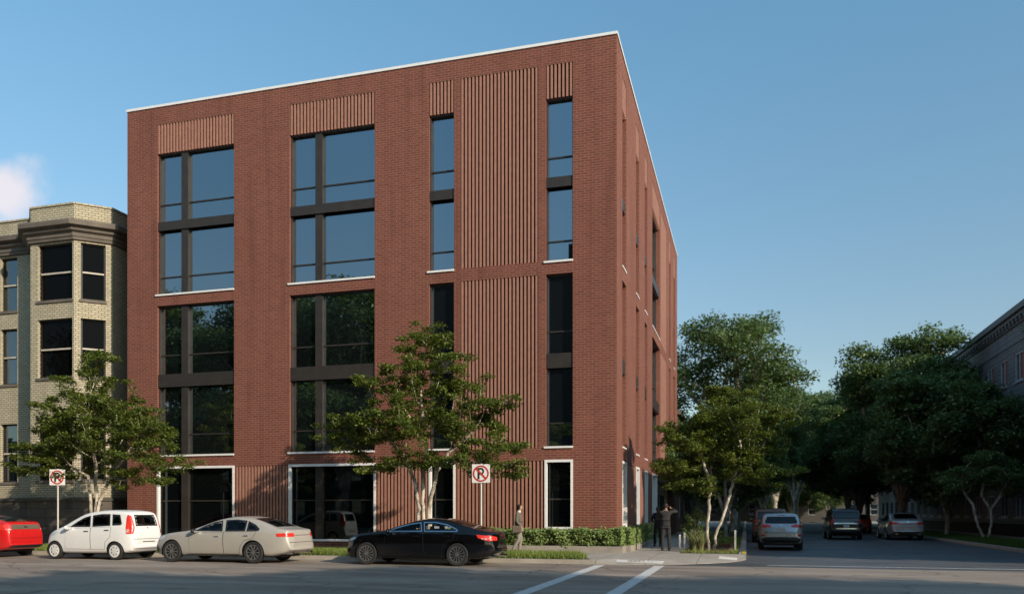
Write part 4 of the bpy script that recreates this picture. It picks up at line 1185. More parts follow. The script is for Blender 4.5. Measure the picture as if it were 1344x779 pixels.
def make_car(name, label, sp, loc, rz, group):
    car = thing(name, label, 'car', loc, rz, group)
    L, Wd, H = sp['L'], sp['W'], sp['H']; hwm = Wd / 2
    top = smooth_poly(sp['top'], 150)
    NX = len(top); X = top[:, 0]; Zt = top[:, 1]
    Zb = pl_interp(sp['bot'], X); Zs = np.minimum(pl_interp(sp['belt'], X), Zt - .012)
    plan = smooth_poly(sp['plan'], 200, 3); HW = np.interp(X, plan[::-1, 0], plan[::-1, 1]) * 1.0
    tum = math.tan(R(sp.get('tumble', 24)))
    rings = []
    for x, zt, zb, zs, hw in zip(X, Zt, Zb, Zs, HW):
        zs = max(zs, zb + .05); hb = zs - zb
        pts = [(0, zb), (hw * .55, zb), (hw * .90, zb + .015), (hw * .955, zb + .09 * min(1, hb * 2)), (hw * .985, zb + hb * .30), (hw, zb + hb * .52), (hw * .995, zb + hb * .70), (hw * .975, zb + hb * .86), (hw * .945, zs)]
        gh = zt - zs; yb = hw * .93
        crown = sp.get('crown', .035) * min(1, .3 + gh * 2)
        ye = yb - gh * tum
        cr = min(.16, gh * .45)              # roof edge rounding
        pts += [(yb - .004, zs + min(.012, gh * .2)), (yb - gh * .33 * tum, zs + gh * .33), (yb - gh * .66 * tum, zs + gh * .66), (ye + tum * cr * .4, zt - cr * .4), (ye - .02 - cr * .05, zt - cr * .10), (ye - .09, zt), (ye * .6, zt + crown * .72), (ye * .3, zt + crown * .93), (0, zt + crown)]
        q = smooth_poly(pts, 60, 2); rings.append(q)
    Rg = np.array(rings)                         # NX, K, 2
    # full ring: left half then mirrored
    K = Rg.shape[1]
    full = np.concatenate([np.concatenate([Rg[:, :, :]], 1), Rg[:, ::-1][:, 1:-1] * np.array([-1, 1])], 1)
    NK = full.shape[1]
    V = np.empty((NX, NK, 3)); V[:, :, 0] = X[:, None]; V[:, :, 1] = full[:, :, 0]; V[:, :, 2] = full[:, :, 1]
    faces = []
    for i in range(NX - 1):
        for k in range(NK): faces.append((i * NK + k, (i + 1) * NK + k, (i + 1) * NK + (k + 1) % NK, i * NK + (k + 1) % NK))
    verts = V.reshape(-1, 3)
    # end caps: shrink rings inwards with a slight bulge
    extra = []
    for e, s in ((0, 1), (NX - 1, -1)):
        ring = V[e]; c = ring.mean(0); prev = list(range(e * NK, e * NK + NK))
        for t, b in ((.93, .018), (.8, .032), (.55, .045), (.25, .05)):
            r = c + (ring - c) * t; r[:, 0] += s * b; st = len(verts) + sum(len(q) for q in extra); extra.append(r)
            cur = list(range(st, st + NK))
            for k in range(NK):
                f = (prev[k], prev[(k + 1) % NK], cur[(k + 1) % NK], cur[k]); faces.append(f if s > 0 else f[::-1])
            prev = cur
        faces.append(tuple(prev) if s < 0 else tuple(prev[::-1]))
    verts = np.concatenate([verts] + extra)
    bvh = BVHTree.FromPolygons([tuple(v) for v in verts], faces)
    def cast(o, d):
        h = bvh.ray_cast(Vector(o), Vector(d)); return h
    views = {'side': (lambda u, v, s: (Vector((u, s * 3, v)), Vector((0, -s, 0)))), 'top': (lambda u, v, s: (Vector((u, v, 4)), Vector((0, 0, -1)))), 'rear': (lambda u, v, s: (Vector((-6, u, v)), Vector((1, 0, 0)))), 'front': (lambda u, v, s: (Vector((6, u, v)), Vector((-1, 0, 0))))}
    def patch(nm_, poly, view, mat, off=.004, s=1, parent=None, step=.05, thick=0):
        pts, fs = poly_patch(poly, step); out = []; ok = []
        for u, v in pts:
            o, d = views[view](u, v, s); h = cast(o, d)
            if h[0] is None: out.append((0, 0, 0)); ok.append(False); continue
            n_ = h[1] if h[1].dot(d) < 0 else -h[1]
            out.append(tuple(h[0] - d * off * .4 + n_ * off * .8)); ok.append(True)
        fs = [f for f in fs if all(ok[i] for i in f)]
        if not fs: return None
        dv = views[view](0, 0, s)[1]; a_, b_, c_ = (Vector(out[i]) for i in fs[0][:3])
        if (b_ - a_).cross(c_ - a_).dot(dv) > 0: fs = [f[::-1] for f in fs]
        m = MB(); m.add(out, fs); return m.build(nm_, mat, parent or car, smooth=50)
    # openings
    Y = verts[:, 1]; Xv = verts[:, 0]; Zv = verts[:, 2]
    kill = np.zeros(len(verts), bool); archv = np.zeros(len(verts), bool)
    wins = sp['windows']
    for wv, poly in wins:
        pin = offset_poly(poly, .03)
        if wv == 'side': kill |= inpoly(pin, Xv, Zv) & (np.abs(Y) > hwm * .45) & (Zv > .7)
        elif wv == 'top': kill |= inpoly(pin, Xv, Y) & (Zv > H * .55)
        else: kill |= inpoly(pin, Y, Zv) & (Xv < -L * .22)
    Ra = sp['Rw'] * 1.13
    for ax in (sp['xf'], sp['xr']):
        d = np.hypot(Xv - ax, Zv - sp['Rw']); a_ = (d < Ra) & (np.abs(Y) > hwm * .55); archv |= a_
    dead = kill | archv
    fk = [f for f in faces if not (all(kill[i] for i in f) or any(archv[i] for i in f))]
    # pull the rim of each wheel opening onto a clean circle
    rim = set()
    for f in faces:
        if any(archv[i] for i in f): rim.update(i for i in f if not archv[i])
    for i in rim:
        ax = sp['xf'] if verts[i, 0] > 0 else sp['xr']
        d = math.hypot(verts[i, 0] - ax, verts[i, 2] - sp['Rw'])
        if Ra <= d < Ra + .12 and abs(verts[i, 1]) > hwm * .55:
            verts[i, 0] = ax + (verts[i, 0] - ax) * Ra / d; verts[i, 2] = sp['Rw'] + (verts[i, 2] - sp['Rw']) * Ra / d
    m = MB(); m.v = [tuple(v) for v in verts]; m.f = fk
    body = m.build('body', sp['paint'], car, smooth=38)
    # wheel wells, sills, underside
    m = MB()
    for ax in (sp['xf'], sp['xr']):
        for s in (1, -1):
            pr = [(Ra * .995, s * (hwm * .985)), (Ra * .995, s * hwm * .50), (.001, s * hwm * .50)]
            kk = len(m.v); n = 24
            for r_, yy in pr:
                for j in range(n + 1):
                    a = math.pi * (-.12 + 1.24 * j / n); m.v.append((ax + r_ * math.cos(a), yy * (.955 if r_ > .1 and abs(yy) > hwm * .9 else 1), sp['Rw'] + r_ * math.sin(a)))
            for i in range(2):
                for j in range(n): m.f.append((kk + i * (n + 1) + j, kk + i * (n + 1) + j + 1, kk + (i + 1) * (n + 1) + j + 1, kk + (i + 1) * (n + 1) + j))
    m.box(-L * .42, L * .42, -hwm * .55, hwm * .55, .19, .26)
    m.build('underbody', 'black', car)
    # interior
    m = MB(); sh = sp.get('seath', .62); x0 = sp.get('seatx', .15)
    inte = MB().box(-L * .36, L * .30, -hwm * .80, hwm * .80, .30, .34).build('cabin_floor', 'black', car)
    d = MB(); d.box(sp.get('dash', .75) - .2, sp.get('dash', .75) + .25, -hwm * .78, hwm * .78, .55, .90); d.build('dashboard', 'black', car, bev=.05)
    for xx in (x0, x0 - .88):
        for s in (1, -1):
            m = MB(); yc = s * hwm * .42; a = .22
            m.box(xx - .12, xx + .40, yc - .23, yc + .23, sh - .22, sh - .06)
            m.hexa([(xx - .22, yc - .23, sh - .12), (xx - .05, yc - .23, sh - .12), (xx - .05, yc + .23, sh - .12), (xx - .22, yc + .23, sh - .12), (xx - .42, yc - .19, sh + .45), (xx - .30, yc - .19, sh + .45), (xx - .30, yc + .19, sh + .45), (xx - .42, yc + .19, sh + .45)])
            m.box(xx - .45, xx - .36, yc - .11, yc + .11, sh + .47, sh + .62)
            m.build('seat', sp.get('seatmat', 'seat'), car, bev=.03)
    m = MB(); cx, cy, cz = sp.get('dash', .75) - .30, hwm * .42, .90
    for j in range(20):
        a, b_ = 2 * math.pi * j / 20, 2 * math.pi * (j + 1) / 20
        m.tube([(cx + .08 * math.sin(a), cy + .18 * math.cos(a), cz + .17 * math.sin(a)), (cx + .08 * math.sin(b_), cy + .18 * math.cos(b_), cz + .17 * math.sin(b_))], .014, 5)
    m.build('steering_wheel', 'black', car)
    # glass and its black edge
    tb = sp.get('trim', .045)
    for wv, poly in wins:
        nm_ = 'side_window' if wv == 'side' else ('windscreen' if wv == 'top' and np.mean([p[0] for p in poly]) > 0 else 'rear_window')
        for s in ((1, -1) if wv == 'side' else (1,)):
            gmat = sp.get('glass', 'cglass')
            g = patch(nm_, poly, wv, gmat if not (nm_ == 'rear_window' and sp.get('rearglass')) else sp['rearglass'], .001, s, step=.09)
            if g is None: continue
            inn = offset_poly(poly, tb); n = len(poly); tm = MB()
            for i in range(n):
                quad = [poly[i], poly[(i + 1) % n], inn[(i + 1) % n], inn[i]]
                a, b_ = Vector(quad[0]), Vector(quad[1]); kk = max(1, int((b_ - a).length / .06))
                for j in range(kk):
                    P4 = [Vector(quad[0]).lerp(Vector(quad[1]), j / kk), Vector(quad[0]).lerp(Vector(quad[1]), (j + 1) / kk), Vector(quad[3]).lerp(Vector(quad[2]), (j + 1) / kk), Vector(quad[3]).lerp(Vector(quad[2]), j / kk)]
                    o3 = []
                    for p in P4:
                        o, d = views[wv](p.x, p.y, s); h = cast(o, d)
                        if h[0] is None: break
                        n_ = h[1] if h[1].dot(d) < 0 else -h[1]; o3.append(tuple(h[0] - d * .002 + n_ * .004))
                    if len(o3) == 4: tm.quad(*o3)
            tm.build('window_seal', sp.get('trimmat', 'black') if wv == 'side' else 'black', g)
        # pillar strips between the side windows
    # doors
    for poly, hx in sp['doors']:
        for s in (1, -1):
            sm = patch('door_seam', offset_poly(poly, -.009), 'side', 'black', .0028, s)
            dd = patch('door', poly, 'side', sp['paint'], .0055, s)
            if sm and dd: sm.parent = dd
            h = cast((hx[0], s * 3, hx[1]), (0, -s, 0))
            if h[0] is not None and dd:
                q = MB(); p = h[0]; q.box(p.x - .09, p.x + .09, p.y + s * .012 - .012, p.y + s * .012 + .022 * (1 if s > 0 else 1), p.z - .014, p.z + .014)
                q.build('handle', sp.get('handlemat', sp['paint']), dd, bev=.008)
    # mirrors
    for s in (1, -1):
        mx_, mz = sp['mirror']; h = cast((mx_, s * 3, mz - .06), (0, -s, 0))
        if h[0] is None: continue
        q = MB(); q.ellipsoid((mx_ + .01, h[0].y + s * .11, mz), (.07, .12, .075), 14, 10); q.tube([(mx_, h[0].y - s * .02, mz - .06), (mx_, h[0].y + s * .08, mz - .03)], [.03, .022], 6)
        mm = q.build('wing_mirror', sp.get('mirrormat', sp['paint']), car, smooth=50)
        q = MB(); q.box(mx_ - .064, mx_ - .060, h[0].y + s * .035 if s > 0 else h[0].y - .185, h[0].y + .185 if s > 0 else h[0].y - .035, mz - .045, mz + .045); q.build('mirror_glass', 'chrome', mm)
    for nm_, view, poly, mat, ss in sp['patches']:
        par = car
        for s in ((1, -1) if ss == 2 else (1,)):
            if view == 'side': patch(nm_, poly, view, mat, .007, s, step=.03)
            else: patch(nm_, [(u * s, v) for u, v in poly][::1 if s > 0 else -1], view, mat, .007, 1, step=.03)
    # rear number plate (blank) and exhausts
    if 'plate' in sp:
        zp, hp = sp['plate']; h = cast((-6, 0, zp), (1, 0, 0))
        if h[0] is not None:
            MB().box(h[0].x - .018, h[0].x - .004, -.16, .16, zp - .075, zp + .075).build('number_plate', 'plate', car, bev=.004)
    for s in sp.get('exhaust', ()):
        q = MB(); q.lathe([(.045, -L / 2 - .0), (.045, -L / 2 + .25), (.034, -L / 2 + .25), (.034, -L / 2)], 14, 'x', (0, s, sp.get('exz', .30)), closed=True); q.build('exhaust_pipe', 'chrome', car, smooth=40)
    if sp.get('rails'):
        for s in (1, -1):
            q = MB(); z = H + .04; q.tube([(sp['rails'][0], s * hwm * .62, z - .02), (sp['rails'][0] - .1, s * hwm * .62, z + .03), (sp['rails'][1] + .1, s * hwm * .62, z + .03), (sp['rails'][1], s * hwm * .62, z - .02)], .018, 6); q.build('roof_rail', 'black', car)
    for ax in (sp['xf'], sp['xr']):
        for s in (1, -1): make_wheel(car, ax, s * (hwm * .985 - .115), sp['Rw'], .22, s, sp['rim'], sp['spokes'], sp.get('rimstyle', 'spoke'))
    return car

CG = 'cars parked nose left along the main street kerb'
CS = 'cars on the side street'
def seam_polys(top): pass

P_white = paint('paint_white', (0.78, 0.765, 0.74), rough=.4, coat=.35)
P_beige = paint('paint_beige', (0.43, 0.395, 0.345), .15, .42, .4)
P_black = paint('paint_black', (0.003, 0.003, 0.0035), 0, .14, .35)
P_red = paint('paint_red', (0.56, 0.012, 0.012), 0, .3, .6)
P_silver = paint('paint_silver', (0.50, 0.50, 0.51), .55, .3, .7)
P_sedan2 = paint('paint_pale_silver', (0.46, 0.43, 0.41), .45, .3, .7)
P_dark = paint('paint_dark_brown', (0.020, 0.014, 0.011), .1, .25, .8)
P_brown = paint('paint_brown', (0.16, 0.075, 0.04), .2, .3, .7)
P_dred = paint('paint_dark_red', (0.22, 0.02, 0.02), .1, .3, .7)

# --- white compact people carrier
mpv = dict(L=3.76, W=1.68, H=1.66, Rw=.30, xf=1.32, xr=-1.18, paint=P_white, rim='hub_white', spokes=7, rimstyle='cap', tumble=13, crown=.03,
  top=[(1.86, .50), (1.84, .66), (1.74, .82), (1.55, .93), (1.30, 1.02), (.98, 1.13), (.55, 1.38), (.22, 1.54), (-.2, 1.63), (-.75, 1.665), (-1.35, 1.645), (-1.60, 1.60), (-1.68, 1.50), (-1.76, 1.25), (-1.83, 1.02), (-1.86, .80), (-1.88, .62), (-1.86, .50)],
  belt=[(1.86, .48), (1.7, .74), (1.3, .95), (.8, 1.04), (0, 1.08), (-1.0, 1.12), (-1.6, 1.16), (-1.78, 1.0), (-1.88, .5)],
  bot=[(1.86, .34), (1.72, .22), (1.4, .20), (-1.5, .22), (-1.75, .28), (-1.88, .40)],
  plan=[(1.87, .48), (1.80, .64), (1.6, .76), (1.2, .825), (.4, .84), (-1.0, .84), (-1.5, .815), (-1.78, .75), (-1.86, .68), (-1.88, .60)],
  windows=[('side', [(.72, 1.10), (.42, 1.29), (.14, 1.43), (-.10, 1.49), (-.16, 1.11)]), ('side', [(-.24, 1.11), (-.19, 1.50), (-.55, 1.545), (-.90, 1.545), (-.97, 1.15)]), ('side', [(-1.05, 1.16), (-.99, 1.54), (-1.30, 1.52), (-1.42, 1.22), (-1.38, 1.17)]), ('side', [(.98, 1.085), (.86, 1.16), (.80, 1.085)]),
           ('top', [(.98, .58), (.20, .54), (.20, -.54), (.98, -.58)]), ('rear', [(-.53, 1.14), (.53, 1.14), (.48, 1.52), (-.48, 1.52)])],
  doors=[([(.86, .36), (.84, 1.02), (.66, 1.055), (-.18, 1.075), (-.20, .36)], (-.02, .96)), ([(-.22, .36), (-.20, 1.075), (-1.02, 1.11), (-1.00, .78), (-.80, .60), (-.76, .36)], (-.86, 1.00))],
  mirror=(.70, 1.08), mirrormat=P_white, handlemat='black',
  patches=[('taillight', 'side', [(-1.62, .88), (-1.585, 1.12), (-1.56, 1.40), (-1.575, 1.52), (-1.62, 1.52), (-1.69, 1.14), (-1.74, .88)], 'tail_red', 2), ('taillight', 'rear', [(.60, 1.10), (.60, 1.50), (.655, 1.50), (.745, 1.10), (.755, .88), (.665, .88)], 'tail_red', 2), ('reversing_light', 'side', [(-1.63, .93), (-1.615, 1.04), (-1.70, 1.04), (-1.72, .93)], 'tail_clear', 2),
    ('headlight', 'side', [(1.42, .80), (1.18, .92), (1.25, .98), (1.55, .88)], 'tail_clear', 2), ('headlight', 'front', [(.36, .70), (.66, .70), (.70, .86), (.40, .84)], 'tail_clear', 2), ('grille', 'front', [(-.4, .42), (.4, .42), (.42, .56), (-.42, .56)], 'black', 1),
    ('bumper_seam', 'rear', [(-.70, .70), (.70, .70), (.70, .712), (-.70, .712)], 'black', 1), ('plate_recess', 'rear', [(-.30, .60), (.30, .60), (.30, .625), (-.30, .625)], 'black', 1), ('badge', 'rear', [(-.035, 1.06), (.035, 1.06), (.035, 1.09), (-.035, 1.09)], 'chrome', 1)],
  seatx=.10, seath=.78, dash=.75)
c_mpv = make_car('hatchback', 'white compact people carrier with red tail lamps and silver hubcaps', mpv, (-21.62, 23.72, 0.004), R(180), CG)

# --- pale beige saloon
sal = dict(L=5.08, W=1.90, H=1.45, Rw=.345, xf=1.69, xr=-1.32, paint=P_beige, rim='alloy', spokes=10, tumble=27, crown=.03,
  top=[(2.53, .50), (2.52, .66), (2.42, .78), (2.15, .885), (1.6, .965), (1.05, 1.02), (.75, 1.13), (.25, 1.32), (-.10, 1.41), (-.55, 1.455), (-1.0, 1.43), (-1.40, 1.34), (-1.85, 1.18), (-2.12, 1.095), (-2.40, 1.06), (-2.49, 1.02), (-2.53, .88), (-2.56, .66), (-2.55, .52)],
  belt=[(2.53, .48), (2.35, .72), (1.9, .86), (1.05, .955), (0, .985), (-1.3, 1.01), (-2.1, 1.01), (-2.42, .97), (-2.55, .50)],
  bot=[(2.53, .34), (2.35, .22), (1.9, .20), (-1.9, .22), (-2.3, .30), (-2.55, .40)],
  plan=[(2.54, .48), (2.48, .66), (2.25, .82), (1.8, .91), (1.0, .945), (-1.2, .95), (-1.9, .92), (-2.3, .85), (-2.5, .76), (-2.56, .66)],
  windows=[('side', [(.84, 1.005), (.52, 1.17), (.18, 1.29), (-.10, 1.345), (-.20, 1.00)]), ('side', [(-.30, 1.00), (-.22, 1.355), (-.62, 1.375), (-1.0, 1.34), (-1.02, 1.01)]), ('side', [(-1.07, 1.01), (-1.05, 1.33), (-1.35, 1.21), (-1.52, 1.08), (-1.50, 1.02)]),
           ('top', [(.98, .66), (.08, .56), (.08, -.56), (.98, -.66)]), ('top', [(-1.18, .54), (-2.00, .60), (-2.00, -.60), (-1.18, -.54)])],
  doors=[([(.98, .30), (1.02, .80), (.94, .95), (-.235, .975), (-.26, .30)], (-.02, .84)), ([(-.28, .30), (-.255, .975), (-1.42, 1.00), (-1.30, .78), (-1.00, .72), (-.86, .52), (-.82, .30)], (-1.08, .87))],
  mirror=(.78, 1.01), mirrormat='black', handlemat='chrome',
  patches=[('taillight', 'side', [(-2.14, .84), (-2.10, .94), (-2.50, .96), (-2.53, .85)], 'tail_red', 2), ('taillight', 'rear', [(.50, .84), (.46, .93), (.80, .96), (.80, .84)], 'tail_red', 2), ('chrome_strip', 'rear', [(-.46, .875), (.46, .875), (.46, .89), (-.46, .89)], 'chrome', 1),
    ('boot_seam', 'rear', [(-.72, .66), (.72, .66), (.72, .672), (-.72, .672)], 'black', 1), ('headlight', 'side', [(2.18, .70), (1.98, .80), (2.05, .85), (2.38, .74)], 'tail_clear', 2), ('headlight', 'front', [(.40, .62), (.76, .62), (.76, .76), (.42, .72)], 'tail_clear', 2), ('grille', 'front', [(-.32, .36), (.32, .36), (.38, .70), (-.38, .70)], 'black', 1),
    ('sill_strip', 'side', [(1.15, .245), (-.80, .245), (-.80, .275), (1.15, .275)], 'black', 2), ('front_intake', 'side', [(2.50, .40), (2.30, .30), (2.22, .42), (2.46, .60)], 'black', 2)],
  exhaust=(.55, -.55), exz=.33, seatx=.05, dash=.85, seatmat='seat_tan', seath=.60)
c_sal = make_car('sedan', 'pale beige four door saloon with dark spoked wheels', sal, (-16.20, 23.45, 0.004), R(180), CG)

# --- black coupe-saloon
cou = dict(sal); cou.update(L=4.95, W=1.88, H=1.40, Rw=.345, xf=1.62, xr=-1.34, paint=P_black, rim='alloy', spokes=13, tumble=30,
  top=[(2.47, .50), (2.47, .66), (2.38, .80), (2.05, .92), (1.5, 1.0), (1.05, 1.04), (.70, 1.16), (.25, 1.30), (-.15, 1.385), (-.55, 1.41), (-1.0, 1.36), (-1.5, 1.22), (-1.95, 1.08), (-2.2, 1.03), (-2.40, 1.0), (-2.45, .93), (-2.48, .75), (-2.48, .55)],
  belt=[(2.47, .48), (2.3, .76), (1.9, .90), (1.05, .985), (0, 1.0), (-1.3, 1.0), (-2.0, .96), (-2.35, .90), (-2.48, .50)],
  bot=[(2.47, .30), (2.3, .18), (1.9, .18), (-1.9, .20), (-2.25, .27), (-2.48, .38)],
  plan=[(2.48, .44), (2.43, .62), (2.2, .80), (1.75, .90), (1.0, .935), (-1.2, .94), (-1.8, .90), (-2.2, .81), (-2.42, .68), (-2.48, .56)],
  windows=[('side', [(.92, 1.02), (.62, 1.15), (.25, 1.25), (-.12, 1.305), (-.22, 1.02)]), ('side', [(-.28, 1.02), (-.20, 1.31), (-.60, 1.31), (-.98, 1.24), (-1.28, 1.12), (-1.36, 1.05), (-1.32, 1.02)]),
           ('top', [(1.0, .64), (.10, .54), (.10, -.54), (1.0, -.64)]), ('top', [(-1.15, .52), (-1.92, .56), (-1.92, -.56), (-1.15, -.52)])],
  doors=[([(.95, .30), (1.0, .84), (.94, .985), (-.24, .995), (-.30, .30)], (-.05, .88)), ([(-.32, .30), (-.26, .995), (-1.25, .995), (-1.22, .80), (-1.0, .72), (-.88, .52), (-.84, .30)], (-1.02, .89))],
  mirror=(.84, 1.03), mirrormat=P_black, handlemat=P_black, trimmat='chrome', trim=.028, seatmat='seat_tan', glass='cglass',
  patches=[('taillight', 'side', [(-1.98, .84), (-1.92, .94), (-2.30, .90), (-2.42, .80), (-2.30, .74)], 'tail_red', 2), ('taillight', 'rear', [(.46, .76), (.44, .86), (.74, .92), (.72, .76)], 'tail_red', 2), ('tail_lens', 'side', [(-2.10, .80), (-2.08, .84), (-2.32, .83), (-2.36, .78)], 'tail_clear', 2),
    ('headlight', 'side', [(2.20, .72), (1.98, .80), (2.06, .84), (2.34, .76)], 'alloy', 2), ('headlight', 'front', [(.44, .64), (.70, .64), (.70, .74), (.46, .72)], 'tail_clear', 2), ('grille', 'front', [(-.42, .40), (.42, .40), (.38, .66), (-.38, .66)], 'black', 1), ('boot_strip', 'rear', [(-.44, .90), (.44, .90), (.44, .92), (-.44, .92)], 'chrome', 1), ('side_sill', 'side', [(1.1, .22), (-.8, .22), (-.8, .25), (1.1, .25)], 'black', 2)],
  exhaust=(.5, -.5), exz=.28, seath=.56)
c_cou = make_car('coupe', 'glossy black four door coupe with chrome window arch and thin spoked wheels', cou, (-9.63, 23.98, 0.004), R(180), CG)

# --- red liftback, tail only in view
red_ = dict(sal); red_.update(L=4.5, W=1.80, H=1.46, Rw=.33, xf=1.40, xr=-1.30, paint=P_red, rim='alloy', spokes=10, tumble=24,
  top=[(2.24, .5), (2.22, .7), (2.0, .86), (1.5, 1.0), (1.15, 1.08), (.6, 1.33), (.1, 1.45), (-.5, 1.47), (-1.1, 1.42), (-1.6, 1.34), (-2.02, 1.25), (-2.13, 1.22), (-2.17, 1.08), (-2.21, .84), (-2.24, .6), (-2.22, .5)],
  belt=[(2.24, .48), (1.8, .80), (1.1, .97), (0, 1.02), (-1.3, 1.08), (-2.0, 1.14), (-2.2, .9), (-2.24, .5)],
  bot=[(2.24, .32), (2.0, .22), (1.5, .2), (-1.6, .22), (-2.0, .28), (-2.24, .36)],
  plan=[(2.25, .5), (2.15, .68), (1.9, .80), (1.4, .88), (0, .90), (-1.3, .89), (-1.8, .86), (-2.1, .80), (-2.22, .72), (-2.25, .64)],
  windows=[('side', [(.84, 1.06), (.5, 1.22), (.1, 1.34), (-.12, 1.37), (-.16, 1.06)]), ('side', [(-.24, 1.06), (-.2, 1.375), (-.6, 1.38), (-1.05, 1.34), (-1.4, 1.26), (-1.35, 1.12)]), ('top', [(1.02, .60), (.15, .54), (.15, -.54), (1.02, -.60)]), ('top', [(-1.05, .50), (-1.95, .56), (-1.95, -.56), (-1.05, -.50)])],
  doors=[([(.95, .30), (.98, .86), (.9, 1.0), (-.19, 1.03), (-.22, .30)], (0, .90)), ([(-.24, .30), (-.21, 1.03), (-1.22, 1.07), (-1.2, .80), (-.98, .70), (-.86, .52), (-.82, .30)], (-.98, .94))],
  mirror=(.80, 1.06), mirrormat=P_red, handlemat=P_red, trimmat='black', trim=.04, seatmat='seat', rearglass='cglass_dk',
  patches=[('garnish', 'rear', [(-.60, 1.00), (.60, 1.00), (.60, 1.17), (-.60, 1.17)], 'bag', 1), ('taillight', 'rear', [(.60, .96), (.60, 1.19), (.78, 1.17), (.80, .96)], 'tail_red', 2), ('taillight', 'side', [(-1.88, .96), (-1.84, 1.12), (-2.12, 1.19), (-2.18, .96)], 'tail_red', 2), ('tail_lens', 'rear', [(.62, .98), (.62, 1.02), (.78, 1.02), (.78, .98)], 'tail_clear', 2), ('badge', 'rear', [(-.07, 1.05), (.07, 1.05), (.07, 1.12), (-.07, 1.12)], 'chrome', 1),
    ('bumper_insert', 'rear', [(-.68, .34), (.68, .34), (.68, .44), (-.68, .44)], 'black', 1), ('boot_seam', 'rear', [(-.70, .68), (.70, .68), (.70, .692), (-.70, .692)], 'black', 1)], exhaust=())
c_red = make_car('liftback', 'bright red liftback with a dark band across its tail at the left edge', red_, (-27.25, 23.75, 0.004), R(180), CG)

# --- the side street, tails towards the viewer (nose to +y)
hat = dict(mpv); hat.update(L=4.38, W=1.84, H=1.57, Rw=.335, xf=1.35, xr=-1.30, paint=P_silver, rim='alloy', spokes=10, rimstyle='spoke', tumble=17,
  top=[(2.17, .5), (2.15, .7), (2.0, .86), (1.6, .98), (1.2, 1.05), (.7, 1.32), (.3, 1.48), (-.2, 1.56), (-.8, 1.575), (-1.5, 1.53), (-1.72, 1.49), (-1.80, 1.42), (-1.98, 1.16), (-2.08, 1.02), (-2.14, .9), (-2.19, .72), (-2.19, .55)],
  belt=[(2.17, .48), (1.8, .80), (1.2, .96), (0, 1.02), (-1.2, 1.06), (-1.8, 1.08), (-2.05, .94), (-2.19, .5)],
  bot=[(2.17, .32), (1.9, .24), (-1.6, .24), (-2.0, .28), (-2.19, .36)],
  plan=[(2.18, .5), (2.1, .68), (1.8, .84), (1.2, .91), (0, .92), (-1.3, .92), (-1.8, .89), (-2.06, .83), (-2.16, .76), (-2.19, .68)],
  windows=[('side', [(.82, 1.07), (.5, 1.24), (.15, 1.40), (-.15, 1.44), (-.2, 1.08)]), ('side', [(-.28, 1.08), (-.22, 1.45), (-.8, 1.45), (-1.2, 1.40), (-1.45, 1.22), (-1.4, 1.12)]), ('top', [(1.08, .62), (.32, .54), (.32, -.54), (1.08, -.62)]), ('rear', [(-.60, 1.13), (.60, 1.13), (.66, 1.20), (.56, 1.42), (-.56, 1.42), (-.66, 1.20)])],
  doors=[([(.95, .32), (.95, .88), (.88, 1.0), (-.22, 1.05), (-.25, .32)], (0, .92)), ([(-.27, .32), (-.24, 1.05), (-1.2, 1.08), (-1.2, .80), (-.95, .70), (-.86, .52), (-.82, .32)], (-.98, .96))],
  mirror=(.78, 1.08), mirrormat='black', handlemat=P_silver, glass='cglass_dk', rearglass='cglass_dk',
  patches=[('taillight', 'rear', [(.42, .98), (.40, 1.05), (.60, 1.10), (.76, 1.09), (.78, 1.0), (.70, .96)], 'tail_red', 2), ('taillight', 'side', [(-1.84, .98), (-1.80, 1.04), (-1.99, 1.02), (-2.02, .96)], 'tail_red', 2), ('diffuser', 'rear', [(-.70, .34), (.70, .34), (.80, .48), (.62, .56), (-.62, .56), (-.80, .48)], 'black', 1), ('reflector', 'rear', [(.66, .58), (.66, .66), (.80, .68), (.80, .60)], 'tail_red', 2), ('bumper_seam', 'rear', [(-.74, .74), (.74, .74), (.74, .752), (-.74, .752)], 'black', 1), ('badge', 'rear', [(-.06, 1.04), (.06, 1.04), (.06, 1.085), (-.06, 1.085)], 'chrome', 1), ('spoiler_light', 'rear', [(-.14, 1.47), (.14, 1.47), (.14, 1.485), (-.14, 1.485)], 'tail_red', 1)],
  plate=(.86, 1), seath=.66, seatx=.05, dash=.8)
c_hat = make_car('hatchback', 'silver hatchback seen from behind beside the corner tree bed', hat, (1.42, 38.7, 0.004), R(90), CS)

